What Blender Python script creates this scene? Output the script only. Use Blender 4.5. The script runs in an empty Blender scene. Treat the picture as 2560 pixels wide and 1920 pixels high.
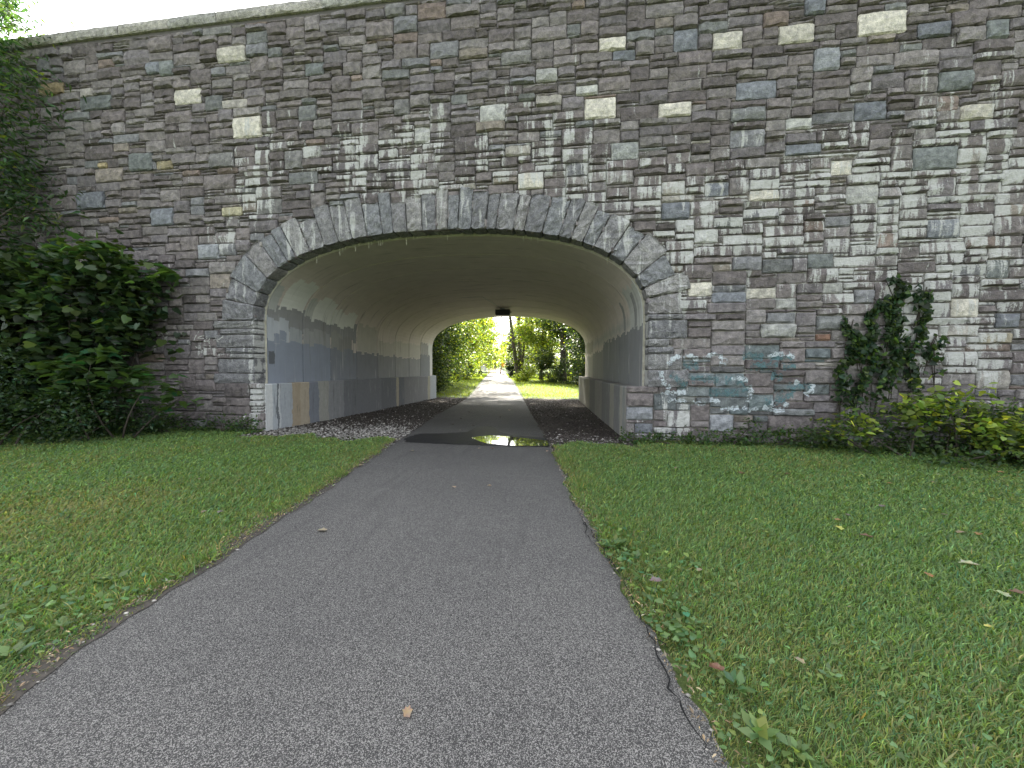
import bpy, math, random
import numpy as np
from mathutils import Vector, Matrix
from mathutils.bvhtree import BVHTree
random.seed(7); rng = np.random.default_rng(7)
S = bpy.context.scene; C = S.collection
R = math.radians
# ------------------------------------------------------------------ camera
CAM_H = 1.5; PITCH, ROLL, YAW, FPX = 0.0363, 0.0032, 0.1358, 990.0
cam = bpy.data.cameras.new('camera'); cam.sensor_width = 36; cam.lens = 36*FPX/2560
cam.clip_end = 2000; cam.clip_start = .02
co = bpy.data.objects.new('camera', cam); C.objects.link(co)
co.matrix_world = Matrix.Translation((0, 0, CAM_H)) @ Matrix.Rotation(YAW, 4, 'Z') @ Matrix.Rotation(R(90)-PITCH, 4, 'X') @ Matrix.Rotation(ROLL, 4, 'Z')
S.camera = co
# ------------------------------------------------------------------ sky, sun, exposure
SUN_AZ, SUN_EL = R(-14.1), R(43.6)          # azimuth from +Y towards +X
sdir = Vector((math.sin(SUN_AZ)*math.cos(SUN_EL), math.cos(SUN_AZ)*math.cos(SUN_EL), math.sin(SUN_EL)))
W_ = bpy.data.worlds.new('World'); S.world = W_; W_.use_nodes = True
nt = W_.node_tree; bg = nt.nodes['Background']
sky = nt.nodes.new('ShaderNodeTexSky'); sky.sky_type = 'NISHITA'; sky.sun_disc = False
sky.sun_elevation = SUN_EL; sky.sun_rotation = SUN_AZ
sky.air_density = 1.0; sky.dust_density = 3.0; sky.ozone_density = 1.0
hs = nt.nodes.new('ShaderNodeHueSaturation'); hs.inputs['Saturation'].default_value = .27
nt.links.new(sky.outputs[0], hs.inputs['Color']); nt.links.new(hs.outputs[0], bg.inputs[0])
bg.inputs[1].default_value = 0.14
sl = bpy.data.lights.new('sun', 'SUN'); sl.energy = 5.0; sl.angle = R(.5); sl.color = (1, .94, .83)
so = bpy.data.objects.new('sun', sl); C.objects.link(so)
so.rotation_euler = (-sdir).to_track_quat('-Z', 'Y').to_euler()
S.view_settings.view_transform = 'Standard'; S.view_settings.look = 'None'
S.view_settings.exposure = 2.4; S.view_settings.gamma = 1.0; S.view_settings.use_curve_mapping = False
S.render.engine = 'CYCLES'
S.cycles.max_bounces = 8; S.cycles.diffuse_bounces = 5; S.cycles.transmission_bounces = 6
# ------------------------------------------------------------------ frame of the place
# X runs along the wall, Y away through the tunnel, Z up; the wall face stands at Y = D
D, L, W, XC, SK = 8.7334, 14.48, 4.57, -2.9, -.0404
ZP, ZS, RISE, NEXP = 1.126, 2.68, 1.92, 2.4        # plinth top, springing, rise of the arch
ZT = 9.98
YS = [-60, 8.0, 10, 16, 23.2, 27, 33, 48, 88, 140, 400]; ZZ = [0, 0, -.06, -.16, -.24, -.2, .0, .3, .8, 1.5, 5]
def gz(y): return np.interp(y, YS, ZZ)
def ray(px, py):
    u, v = px-1280, py-960
    c, s = math.cos(-ROLL), math.sin(-ROLL); u, v = c*u-s*v, s*u+c*v
    x, y, z = u/FPX, 1.0, -v/FPX
    c, s = math.cos(PITCH), math.sin(PITCH); y, z = c*y+s*z, -s*y+c*z
    c, s = math.cos(YAW), math.sin(YAW)
    return np.array([c*x-s*y, s*x+c*y, z])
def on_ground(px, py):
    d = ray(px, py); t = .5
    while t < 300:
        p = d*t
        if p[2]+CAM_H < gz(p[1]): break
        t += .01+t*.001
    return float(p[0]), float(p[1]), float(gz(p[1]))
def on_wall(px, py, Y=D):
    d = ray(px, py); t = Y/d[1]
    return d[0]*t, d[2]*t+CAM_H
def at_depth(px, depth):
    d = ray(px, 928); return float(d[0]*depth), float(d[1]*depth), float(gz(d[1]*depth))
# ------------------------------------------------------------------ helpers
def thing(name, label, cat, loc=(0, 0, 0), group=None):
    o = bpy.data.objects.new(name, None); o.empty_display_size = .1; C.objects.link(o); o.location = loc
    tag(o, label, cat, group); return o
def tag(o, label, cat, group=None):
    o['label'] = label; o['category'] = cat
    if group: o['group'] = group
    return o
def link(o, parent=None, kind=None):
    C.objects.link(o)
    if parent is not None:
        o.parent = parent
        m = Matrix.Translation(parent.location)
        if parent.parent is not None: m = Matrix.Translation(parent.parent.location) @ parent.matrix_parent_inverse @ m
        o.matrix_parent_inverse = m.inverted()
    if kind: o['kind'] = kind
    return o
def mesh_np(name, v, f, mat=None, parent=None, kind=None, col=None, smooth=False, do_link=True):
    """v (N,3); f (M,k) array or list of lists; col (N,4) point colour"""
    me = bpy.data.meshes.new(name)
    v = np.asarray(v, np.float32)
    if isinstance(f, np.ndarray):
        k = f.shape[1]; n = len(f)
        me.vertices.add(len(v)); me.vertices.foreach_set('co', v.ravel())
        me.loops.add(n*k); me.loops.foreach_set('vertex_index', f.astype(np.int32).ravel())
        me.polygons.add(n); me.polygons.foreach_set('loop_start', np.arange(n, dtype=np.int32)*k)
        me.update(calc_edges=True)
    else:
        me.from_pydata([tuple(map(float, p)) for p in v], [], [tuple(map(int, q)) for q in f]); me.update()
    if col is not None:
        a = me.color_attributes.new('col', 'FLOAT_COLOR', 'POINT'); a.data.foreach_set('color', np.asarray(col, np.float32).ravel())
    if smooth: me.polygons.foreach_set('use_smooth', np.ones(len(me.polygons), bool))
    if mat: me.materials.append(mat)
    if not do_link: return me
    return link(bpy.data.objects.new(name, me), parent, kind)
class MB:
    """collects simple solids and links them as one mesh"""
    def __init__(s): s.v = []; s.f = []; s.c = []
    def add(s, v, f, col=None):
        b = len(s.v); s.v += [tuple(p) for p in v]; s.f += [tuple(i+b for i in q) for q in f]
        if col is not None: s.c += [tuple(col)]*len(v)
        return s
    def box(s, c, d, rot=None, bev=.0):
        hx, hy, hz = d[0]/2, d[1]/2, d[2]/2
        P = [Vector((x*hx, y*hy, z*hz)) for z in (-1, 1) for y in (-1, 1) for x in (-1, 1)]
        if rot is not None: P = [rot @ p for p in P]
        return s.add([p+Vector(c) for p in P], [(0, 2, 3, 1), (4, 5, 7, 6), (0, 1, 5, 4), (2, 6, 7, 3), (0, 4, 6, 2), (1, 3, 7, 5)])
    def tube(s, pts, rad, n=8, caps=True):
        pts = [Vector(p) for p in pts]; rad = rad if hasattr(rad, '__len__') else [rad]*len(pts)
        V = []
        for i, p in enumerate(pts):
            t = (pts[min(i+1, len(pts)-1)]-pts[max(i-1, 0)]).normalized()
            a = t.cross(Vector((0, 1, 0)) if abs(t.y) < .9 else Vector((1, 0, 0))).normalized(); b = t.cross(a)
            for k in range(n):
                q = 2*math.pi*k/n; V.append(p+(a*math.cos(q)+b*math.sin(q))*rad[i])
        F = [(i*n+k, i*n+(k+1) % n, (i+1)*n+(k+1) % n, (i+1)*n+k) for i in range(len(pts)-1) for k in range(n)]
        if caps: F += [tuple(range(n))[::-1], tuple((len(pts)-1)*n+k for k in range(n))]
        return s.add(V, F)
    def prism(s, poly, y0, y1):       # outline in XZ pushed from y0 to y1
        n = len(poly); V = [(x, y0, z) for x, z in poly]+[(x, y1, z) for x, z in poly]
        return s.add(V, [tuple(range(n)), tuple(range(2*n-1, n-1, -1))]+[(i, n+i, n+(i+1) % n, (i+1) % n) for i in range(n)])
    def build(s, name, mat, parent=None, kind=None, smooth=False, bevel=0):
        o = mesh_np(name, s.v, s.f, mat, parent, kind, smooth=smooth)
        if bevel:
            m = o.modifiers.new('bevel', 'BEVEL'); m.width = bevel; m.segments = 2; m.limit_method = 'ANGLE'
        return o
# ------------------------------------------------------------------ materials
class NT:
    def __init__(s, name):
        s.m = bpy.data.materials.new(name); s.m.use_nodes = True; s.t = s.m.node_tree
        s.b = s.t.nodes['Principled BSDF']; s.out = s.t.nodes['Material Output']
        s.b.inputs['Specular IOR Level'].default_value = .3
    def n(s, kind, **kw):
        nd = s.t.nodes.new('ShaderNode'+kind)
        for k, v in kw.items(): setattr(nd, k, v)
        return nd
    def put(s, sock, v):
        if hasattr(v, 'is_output') or isinstance(v, bpy.types.NodeSocket): s.t.links.new(v, sock)
        else:
            if hasattr(v, '__len__') and len(v) == 3 and sock.type == 'RGBA': v = (*v, 1)
            sock.default_value = v
    def math(s, op, a, b=0.0, c=None, clamp=False):
        nd = s.n('Math', operation=op, use_clamp=clamp); s.put(nd.inputs[0], a); s.put(nd.inputs[1], b)
        if c is not None: s.put(nd.inputs[2], c)
        return nd.outputs[0]
    def coord(s): return s.n('NewGeometry').outputs['Position']
    def objc(s): return s.n('TexCoord').outputs['Object']
    def scale(s, v, sc):
        nd = s.n('VectorMath', operation='MULTIPLY'); s.put(nd.inputs[0], v); nd.inputs[1].default_value = sc; return nd.outputs[0]
    def noise(s, vec, scale, detail=4, rough=.55, out=0, dist=0):
        nd = s.n('TexNoise'); s.put(nd.inputs['Vector'], vec); nd.inputs['Scale'].default_value = scale
        nd.inputs['Detail'].default_value = detail; nd.inputs['Roughness'].default_value = rough; nd.inputs['Distortion'].default_value = dist
        return nd.outputs[out]
    def ss(s, v, a, b, lo=0., hi=1.):
        nd = s.n('MapRange', interpolation_type='SMOOTHSTEP'); s.put(nd.inputs[0], v)
        for i, q in ((1, a), (2, b), (3, lo), (4, hi)): s.put(nd.inputs[i], q)
        return nd.outputs[0]
    def mix(s, f, a, b, op='MIX'):
        nd = s.n('Mix', data_type='RGBA', blend_type=op); s.put(nd.inputs[0], f); s.put(nd.inputs[6], a); s.put(nd.inputs[7], b); return nd.outputs[2]
    def bump(s, h, strength, dist, prev=None):
        nd = s.n('Bump'); nd.inputs['Strength'].default_value = strength; nd.inputs['Distance'].default_value = dist
        s.put(nd.inputs['Height'], h)
        if prev is not None: s.put(nd.inputs['Normal'], prev)
        return nd.outputs[0]
    def sep(s, v):
        nd = s.n('SeparateXYZ'); s.put(nd.inputs[0], v); return nd.outputs
    def attr(s, name='col'): return s.n('Attribute', attribute_name=name)
    def done(s, col=None, rough=None, nrm=None):
        if col is not None: s.put(s.b.inputs['Base Color'], col)
        if rough is not None: s.put(s.b.inputs['Roughness'], rough)
        if nrm is not None: s.put(s.b.inputs['Normal'], nrm)
        return s.m
def plain(name, col, rough=.6, metal=0, var=.25, vs=6):
    m = NT(name); p = m.objc(); n = m.noise(p, vs, 5)
    c = m.mix(1, col, m.mix(n, (1-var,)*3, (1+var,)*3), 'MULTIPLY'); m.b.inputs['Metallic'].default_value = metal
    return m.done(c, rough)
def mat_stone(name, speck=.0, bumpk=1.):
    m = NT(name); p = m.coord(); a = m.attr(); col = a.outputs['Color']; st = a.outputs['Alpha']
    mot = m.noise(p, 9, 6, .65)
    c = m.mix(1, col, m.mix(m.ss(mot, .25, .75), (.62, .62, .63), (1.35, 1.33, 1.3)), 'MULTIPLY')
    fine = m.noise(p, 85, 3, .7)
    c = m.mix(1, c, m.mix(m.ss(fine, .3, .7), (1-.28-speck,)*3, (1+.28+speck,)*3), 'MULTIPLY')
    # lime washed down the face in runs, ragged and stopping at joints
    run = m.noise(m.scale(p, (5.5, 3, .55)), 1, 3, .55); run2 = m.noise(m.scale(p, (17, 3, 1.6)), 1, 4, .6)
    blot = m.noise(p, 2.6, 3, .5); frag = m.noise(p, 38, 4, .7)
    v = m.math('ADD', m.math('MULTIPLY', run, .72), m.math('MULTIPLY', run2, .36))
    v = m.math('ADD', v, m.math('ADD', m.math('MULTIPLY', blot, .10), m.math('MULTIPLY', frag, .24)))
    thr = m.math('MULTIPLY_ADD', st, -.27, .872)
    mask = m.ss(m.math('SUBTRACT', v, thr), -.02, .05)
    white = m.mix(m.noise(p, 20, 4), (.36, .36, .335), (.64, .64, .61))
    c = m.mix(m.math('MULTIPLY', mask, .9), c, white)
    h = m.math('ADD', m.noise(p, 13, 5, .62), m.math('MULTIPLY', m.noise(m.scale(p, (1, 1, 2.2)), 36, 4, .65), .45))
    return m.done(c, .88, m.bump(h, .95*bumpk, .05))
M = {}
M['stone'] = mat_stone('rubble_stone'); M['granite'] = mat_stone('granite', .35, 1.25)
def mat_mortar():
    m = NT('mortar'); p = m.coord()
    x, y, z = m.sep(p)
    k = m.ss(x, 0, 3.0); k = m.math('MULTIPLY', k, m.ss(z, 8, 4.5))
    c = m.mix(m.noise(p, 7, 5), (.07, .064, .062), (.14, .13, .12))
    c = m.mix(m.math('MULTIPLY', k, m.ss(m.noise(p, 1.7, 4), .35, .6)), c, (.27, .25, .225))
    lime = m.ss(m.noise(m.scale(p, (5.5, 3, .55)), 1, 3, .55), .52, .62); z2 = m.math('MULTIPLY', m.ss(x, -8, 3), m.ss(z, 9, 6))
    c = m.mix(m.math('MULTIPLY', lime, m.math('MULTIPLY', z2, .7)), c, (.42, .42, .39))
    return m.done(c, .95, m.bump(m.noise(p, 40, 4), .5, .01))
M['mortar'] = mat_mortar()
def mat_asphalt():
    m = NT('asphalt'); p = m.coord(); x, y, z = m.sep(p)
    vor = m.n('TexVoronoi'); m.put(vor.inputs['Vector'], p); vor.inputs['Scale'].default_value = 310
    sp = m.sep(vor.outputs['Color'])[0]
    near = m.ss(y, 11, 3)                      # pale chips strongest in the foreground, fading towards the tunnel
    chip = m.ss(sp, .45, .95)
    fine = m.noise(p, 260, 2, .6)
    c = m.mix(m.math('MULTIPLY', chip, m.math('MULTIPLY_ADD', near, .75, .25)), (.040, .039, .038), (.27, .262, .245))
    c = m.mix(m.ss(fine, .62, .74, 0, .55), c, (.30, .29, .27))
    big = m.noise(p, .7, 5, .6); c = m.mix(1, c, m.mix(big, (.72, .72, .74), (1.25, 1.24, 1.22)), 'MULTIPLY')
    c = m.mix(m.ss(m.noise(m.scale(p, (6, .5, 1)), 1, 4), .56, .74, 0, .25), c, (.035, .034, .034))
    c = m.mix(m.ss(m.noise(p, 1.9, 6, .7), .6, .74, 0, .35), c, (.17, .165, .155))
    far = m.ss(y, 22.5, 25, 0, .75); c = m.mix(far, c, (.17, .16, .14))   # lighter, more even grey from the far portal onwards
    h = m.math('ADD', m.math('MULTIPLY', chip, .7), fine)
    return m.done(c, .82, m.bump(h, .5, .006))
M['asphalt'] = mat_asphalt()
def mat_ground():
    m = NT('soil_and_turf'); p = m.coord(); x, y, z = m.sep(p)
    n1 = m.noise(p, 1.3, 6, .6); n2 = m.noise(p, 24, 5, .7)
    g = m.mix(n2, (.035, .055, .016), (.10, .135, .035))
    g = m.mix(m.ss(n1, .5, .75, 0, .5), g, (.085, .08, .032))
    litter = m.mix(m.ss(n2, .35, .7), (.018, .014, .011), (.075, .062, .05))
    under = m.math('MULTIPLY', m.ss(y, 8.2, 8.8), m.ss(y, 24.6, 23.6))
    return m.done(m.mix(under, g, litter), .95, m.bump(n2, .8, .03))
M['ground'] = mat_ground()
M['dirt'] = plain('edge_dirt', (.072, .064, .055), .95, 0, .75, 38)
def mat_leaf(name, trans=.45, tint=(1.75, 1.9, .75)):
    m = NT(name); a = m.attr(); c = a.outputs['Color']
    m.put(m.b.inputs['Base Color'], c); m.b.inputs['Roughness'].default_value = .42; m.b.inputs['Specular IOR Level'].default_value = .4
    t = m.n('BsdfTranslucent'); m.put(t.inputs[0], m.mix(1, c, tint, 'MULTIPLY'))
    mx = m.n('MixShader'); mx.inputs[0].default_value = trans
    m.t.links.new(m.b.outputs[0], mx.inputs[1]); m.t.links.new(t.outputs[0], mx.inputs[2]); m.t.links.new(mx.outputs[0], m.out.inputs[0])
    return m.m
M['leaf'] = mat_leaf('leaf'); M['blade'] = mat_leaf('grass_blade', .5, (1.4, 1.5, .8))
M['deadleaf'] = mat_leaf('dry_leaf', .25, (1.2, 1.0, .7))
M['bark'] = plain('bark', (.075, .062, .05), .95, 0, .5, 14)
M['pebble'] = None
def mat_attr(name, rough=.9):
    m = NT(name); a = m.attr(); p = m.coord()
    return m.done(m.mix(1, a.outputs['Color'], m.mix(m.noise(p, 40, 4), (.7,)*3, (1.25,)*3), 'MULTIPLY'), rough)
M['pebble'] = mat_attr('pebble'); M['twig'] = plain('twig', (.05, .042, .032), .9, 0, .4, 20)
def rects(m, base, lst, y, z, jz, jy):
    c = base
    for (y0, y1, z0, z1, col, soft) in lst:
        zz = m.math('ADD', z, jz); yy = m.math('ADD', y, jy)
        k = m.math('MULTIPLY', m.ss(yy, y0, y0+.015), m.ss(yy, y1, y1-.015))
        k = m.math('MULTIPLY', k, m.math('MULTIPLY', m.ss(zz, z0, z0+soft), m.ss(zz, z1, z1-soft)))
        c = m.mix(k, c, col)
    return c
def jitter(m, y, z, amp=.16, step=4.6):
    w = m.n('TexWhiteNoise', noise_dimensions='1D'); m.put(w.inputs['W'], m.math('FLOOR', m.math('MULTIPLY', y, step)))
    p = m.coord(); n = m.noise(p, 9, 4, .65)
    jz = m.math('ADD', m.math('MULTIPLY', m.math('SUBTRACT', w.outputs[0], .5), amp), m.math('MULTIPLY', m.math('SUBTRACT', n, .5), .07))
    jy = m.math('MULTIPLY', m.math('SUBTRACT', m.noise(p, 7, 4, .6), .5), .12)
    return jz, jy
JO = [9.08, 10.55, 12.0, 13.75, 15.55, 17.4, 19.2, 21.0, D+L]
def mat_lining():
    m = NT('painted_concrete'); p = m.coord(); x, y, z = m.sep(p)
    jz, jy = jitter(m, y, z)
    left = m.math('LESS_THAN', x, XC-.3)
    base = m.mix(m.noise(p, 1.2, 5, .6), (.50, .438, .39), (.62, .55, .49))
    E_ = 9.4
    dk, pg, bl, wb = (.27, .27, .265), (.64, .64, .585), (.255, .28, .325), (.44, .46, .48)
    Lr = [(8.9, 13.72, 2.5, 3.22, dk, .02), (9.05, 9.42, 3.02, 3.62, (.42, .425, .40), .02), (9.5, 10.50, 3.10, 3.82, pg, .02),
          (10.58, 11.0, 3.02, 3.55, (.46, .465, .43), .02), (10.95, 12.0, 2.95, 3.62, pg, .02), (12.0, 13.5, 2.92, 3.42, pg, .02),
          (13.78, 15.5, 2.1, 3.15, (.42, .395, .34), .03), (15.58, 17.36, 2.1, 2.72, (.46, .43, .365), .02), (17.42, 21.0, 2.1, 2.82, (.47, .44, .38), .02),
          (21.05, 23.5, 2.0, 2.95, (.30, .29, .265), .02), (22.4, 23.5, 1.2, 3.0, (.55, .54, .50), .05),
          (8.9, 9.95, 2.2, 2.83, wb, .03), (9.95, 10.53, 2.2, 2.62, (.35, .365, .37), .03), (9.35, 9.85, 2.22, 2.5, bl, .02),
          (10.57, 12.0, 2.14, 2.68, (.335, .335, .325), .02), (12.03, 12.75, 2.05, 2.72, (.30, .298, .27), .03), (12.5, 13.4, 2.05, 2.6, (.255, .25, .235), .03),
          (8.9, 12.0, .9, 2.23, bl, .012), (12.0, 13.75, .9, 2.16, (.22, .232, .256), .012), (13.75, 15.55, .9, 2.1, (.205, .21, .222), .012),
          (15.55, 17.4, .9, 2.12, (.24, .24, .24), .012), (17.4, 21.0, .9, 2.08, (.27, .27, .262), .012), (21.0, 22.7, .9, 2.3, (.2, .205, .21), .03),
          (9.13, 9.38, 1.62, 1.98, (.12, .125, .135), .03)]
    Rr = [(8.9, 24, 2.4, 3.0, (.42, .41, .375), .3), (8.9, 10.4, 2.4, 3.45, (.46, .465, .43), .02), (9.6, 9.9, 2.5, 3.3, dk, .02), (11.0, 11.3, 2.5, 3.3, dk, .03),
          (19.2, 23.5, 2.3, 2.9, (.33, .30, .25), .02), (8.9, 15.5, .9, 2.5, (.20, .204, .207), .012), (15.5, 19.2, .9, 2.3, (.26, .253, .236), .02), (19.2, 22.5, .9, 2.2, (.35, .33, .285), .05)]
    c = m.mix(left, rects(m, base, Rr, y, z, jz, jy), rects(m, base, Lr, y, z, jz, jy))
    c = m.mix(1, c, m.mix(m.noise(p, 3, 6, .6), (.86, .86, .86), (1.12, 1.12, 1.12)), 'MULTIPLY')
    drip = m.noise(m.scale(p, (1, 7, .5)), 1, 4, .6)
    c = m.mix(m.math('MULTIPLY', m.ss(drip, .58, .76), .5), c, (.62, .61, .56))
    c = m.mix(m.math('MULTIPLY', m.ss(drip, .44, .26), .5), c, (.15, .142, .13))
    return m.done(c, .75, m.bump(m.noise(p, 30, 4), .15, .01))
M['lining'] = mat_lining()
def mat_plinth():
    m = NT('stained_concrete'); p = m.coord(); x, y, z = m.sep(p)
    left = m.math('LESS_THAN', x, XC)
    w = m.math('ADD', y, m.math('MULTIPLY', m.math('SUBTRACT', m.noise(m.scale(p, (1, 1, .6)), 4, 5, .6), .5), .26))
    def ramp(st):
        r = m.n('ValToRGB'); cr = r.color_ramp; cr.interpolation = 'CONSTANT'
        m.put(r.inputs[0], m.math('DIVIDE', m.math('SUBTRACT', w, 8.7), 15.0))
        for i, (q, col) in enumerate(st):
            e = cr.elements[i] if i < 2 else cr.elements.new((q-8.7)/15)
            e.position = max(0, (q-8.7)/15); e.color = (*col, 1)
        return r.outputs[0]
    cl = ramp([(8.7, (.58, .59, .58)), (8.95, (.42, .45, .47)), (9.12, (.15, .16, .17)), (9.17, (.52, .54, .54)), (9.26, (.37, .395, .415)), (9.75, (.36, .30, .215)), (10.1, (.40, .345, .26)), (10.5, (.2, .215, .245)),
               (10.95, (.33, .325, .29)), (11.5, (.255, .26, .265)), (12.4, (.18, .185, .195)), (15.4, (.15, .155, .165)), (17.0, (.34, .31, .24)), (17.3, (.14, .145, .155)), (18.0, (.19, .19, .19)), (21.6, (.30, .285, .22)), (22.1, (.33, .35, .355))])
    cr_ = ramp([(8.7, (.27, .265, .24)), (9.1, (.22, .225, .215)), (9.4, (.3, .29, .25)), (9.7, (.17, .17, .165)), (10.6, (.25, .24, .2)), (11.3, (.15, .148, .14)), (13, (.2, .19, .165)), (15, (.14, .135, .125)), (17, (.22, .2, .16)), (19, (.16, .15, .13)), (22.5, (.30, .28, .24))])
    c = m.mix(left, cr_, cl)
    st = m.noise(m.scale(p, (3, 9, .9)), 1, 5, .6)
    c = m.mix(m.ss(st, .58, .75, 0, .55), c, (.5, .5, .47)); c = m.mix(m.ss(st, .42, .27, 0, .6), c, (.09, .09, .09))
    c = m.mix(1, c, m.mix(m.noise(p, 11, 6, .65), (.75,)*3, (1.22,)*3), 'MULTIPLY')
    return m.done(c, .85, m.bump(m.noise(p, 25, 5), .3, .012))
M['plinth'] = mat_plinth()
M['concrete'] = plain('concrete', (.3, .29, .27), .9, 0, .3, 5)
M['dark'] = plain('dark_metal', (.035, .035, .037), .5, .3, .2, 8)
M['black'] = plain('black_paint', (.018, .018, .02), .5, 0, .2, 8)
M['yellow'] = plain('yellow_paint', (.62, .40, .03), .5, 0, .15, 8)
M['signyellow'] = plain('sign_yellow', (.75, .36, .02), .45, 0, .1, 3)
M['white'] = plain('white_paint', (.7, .69, .66), .5, 0, .1, 6)
M['galv'] = plain('galvanised_steel', (.35, .35, .36), .45, .7, .15, 10)
M['wood'] = plain('weathered_wood', (.2, .15, .1), .85, 0, .3, 12)
M['brownpost'] = plain('brown_post', (.13, .06, .05), .7, 0, .25, 10)
# ================================================================== THE SETTING
def ground_sheet():
    ys = np.concatenate([np.arange(-40, -2, 4), np.arange(-2, 27, .45), np.arange(27, 60, 2), np.arange(60, 420, 12)])
    xs = np.concatenate([np.arange(-200, -22, 12), np.arange(-22, 14, .6), np.arange(14, 220, 12)])
    X, Y = np.meshgrid(xs, ys); Z = gz(Y)+.012*np.sin(X*1.7+Y)*np.sin(Y*1.3-X*.6)-.012
    Z = Z+np.clip((np.abs(X+6)-14), 0, 60)*.012*(Y > 24)
    n, k = X.shape; idx = np.arange(n*k).reshape(n, k)
    f = np.stack([idx[:-1, :-1], idx[:-1, 1:], idx[1:, 1:], idx[1:, :-1]], -1).reshape(-1, 4)
    o = mesh_np('ground', np.stack([X, Y, Z], -1).reshape(-1, 3), f, M['ground'], None, 'structure', smooth=True)
    tag(o, 'flat grassy ground under the lawns, the tunnel and the trees', 'ground')
ground_sheet()
PL = [(-2.05, -4), (-2.25, -1), (-2.42, 1.35), (-2.62, 1.97), (-2.70, 2.93), (-2.92, 4.4), (-3.55, 8.27), (-4.6, 13.77), (-5.5, 20.5), (-6.0, 24.0), (-8.99, 41.6), (-12.9, 64), (-17.1, 88), (-30, 160)]
PR = [(.8, -4), (.68, -1), (.6, 1.54), (.53, 2.02), (.4, 2.89), (.1, 4.58), (-.28, 7.72), (-1.01, 12.87), (-2.2, 21.2), (-2.62, 24.0), (-5.62, 42.1), (-9.6, 64), (-13.7, 88), (-26, 160)]
pl_y = [p[1] for p in PL]; pl_x = [p[0] for p in PL]; pr_y = [p[1] for p in PR]; pr_x = [p[0] for p in PR]
def path_l(y): return np.interp(y, pl_y, pl_x)
def path_r(y): return np.interp(y, pr_y, pr_x)
def wob(y, k): return .022*np.sin(y*3.1+k)+.014*np.sin(y*9.7+2*k)+.009*np.sin(y*23+k*5)
def path_sheet():
    ys = np.concatenate([np.arange(-4, 12, .06), np.arange(12, 26, .25), np.arange(26, 160, 1.5)]); nx = 12
    xl = path_l(ys)+wob(ys, .5); xr = path_r(ys)+wob(ys, 2.2)*1.3
    V = []; 
    for i, y in enumerate(ys):
        for j in range(nx+1):
            t = j/nx; V.append((xl[i]*(1-t)+xr[i]*t, y, gz(y)+.018+.012*math.sin(math.pi*t)-(.02 if j in (0, nx) else 0)))
    idx = np.arange(len(ys)*(nx+1)).reshape(len(ys), nx+1)
    f = np.stack([idx[:-1, :-1], idx[:-1, 1:], idx[1:, 1:], idx[1:, :-1]], -1).reshape(-1, 4)
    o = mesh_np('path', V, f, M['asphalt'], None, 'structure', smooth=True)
    tag(o, 'grey asphalt trail running from the foreground through the arch', 'path'); return o
path = path_sheet()
def ribbon(name, pts, w, mat, parent, dz=.004):
    V = []; F = []
    for i, (x, y) in enumerate(pts):
        a = pts[max(i-1, 0)]; b = pts[min(i+1, len(pts)-1)]
        d = Vector((b[0]-a[0], b[1]-a[1])).normalized(); n = Vector((-d.y, d.x)); ww = w*random.uniform(.4, 1.3)*(.3 if i in (0, len(pts)-1) else 1)
        xl, xr = path_l(y), path_r(y); t = min(max((x-xl)/(xr-xl), 0), 1); z = float(gz(y))+.018+.012*math.sin(math.pi*t)+dz
        V += [(x+n.x*ww/2, y+n.y*ww/2, z), (x-n.x*ww/2, y-n.y*ww/2, z)]
    F = [(2*i, 2*i+1, 2*i+3, 2*i+2) for i in range(len(pts)-1)]
    return mesh_np(name, V, F, mat, parent)
M['crack'] = plain('crack', (.012, .012, .012), 1, 0, .3, 20)
M['scuff'] = plain('pale_scuff', (.12, .117, .11), .9, 0, .4, 30)
def crackline(px, seed):
    r = random.Random(seed); P = [on_ground(a*1.1573, b*1.1573)[:2] for a, b in px]; out = []
    for (x0, y0), (x1, y1) in zip(P[:-1], P[1:]):
        n = max(2, int(math.hypot(x1-x0, y1-y0)/.045))
        for i in range(n): t = i/n; out.append((x0+(x1-x0)*t+r.uniform(-.016, .016), y0+(y1-y0)*t+r.uniform(-.01, .01)))
    return out
for i, pts in enumerate([[(1345, 1258), (1380, 1340), (1405, 1385), (1428, 1440), (1450, 1500), (1488, 1565), (1520, 1620), (1535, 1658)],
                         [(1232, 1085), (1262, 1130), (1283, 1165), (1310, 1205), (1330, 1235), (1345, 1258)],
                         [(1310, 1205), (1322, 1225), (1352, 1240)], [(1405, 1385), (1436, 1400), (1452, 1420)], [(1262, 1130), (1268, 1165), (1290, 1190)]]):
    ribbon('crack', crackline(pts, i), .009, M['crack'], path)
for i, pts in enumerate([[(800, 1006), (860, 1012), (930, 1020), (990, 1030), (1080, 1032), (1205, 1035)]]):
    ribbon('scuff', crackline(pts, 40+i), .03, M['scuff'], path, .003)
# wet patch with standing water just outside the arch
def mat_wet(name, col, rough, alpha_edge):
    m = NT(name); p = m.coord(); a = m.attr(); e = m.math('ADD', a.outputs['Alpha'], m.math('MULTIPLY', m.math('SUBTRACT', m.noise(p, 7, 5, .6), .5), alpha_edge))
    k = m.ss(e, .38, .5); m.put(m.b.inputs['Alpha'], k); m.b.inputs['Specular IOR Level'].default_value = .5 if rough < .1 else .08
    c = m.mix(m.noise(p, 150, 3), col, tuple(q*1.9 for q in col)); m.done(c, rough)
    if rough > .1: m.put(m.b.inputs['Normal'], m.bump(m.noise(p, 140, 3), .35, .006))
    else: m.put(m.b.inputs['Normal'], m.bump(m.noise(p, 3, 2), .04, .01))
    return m.m
M['wet'] = mat_wet('wet_asphalt', (.012, .012, .013), .6, .5); M['water'] = mat_wet('standing_water', (.02, .02, .02), .03, .6)
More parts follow.
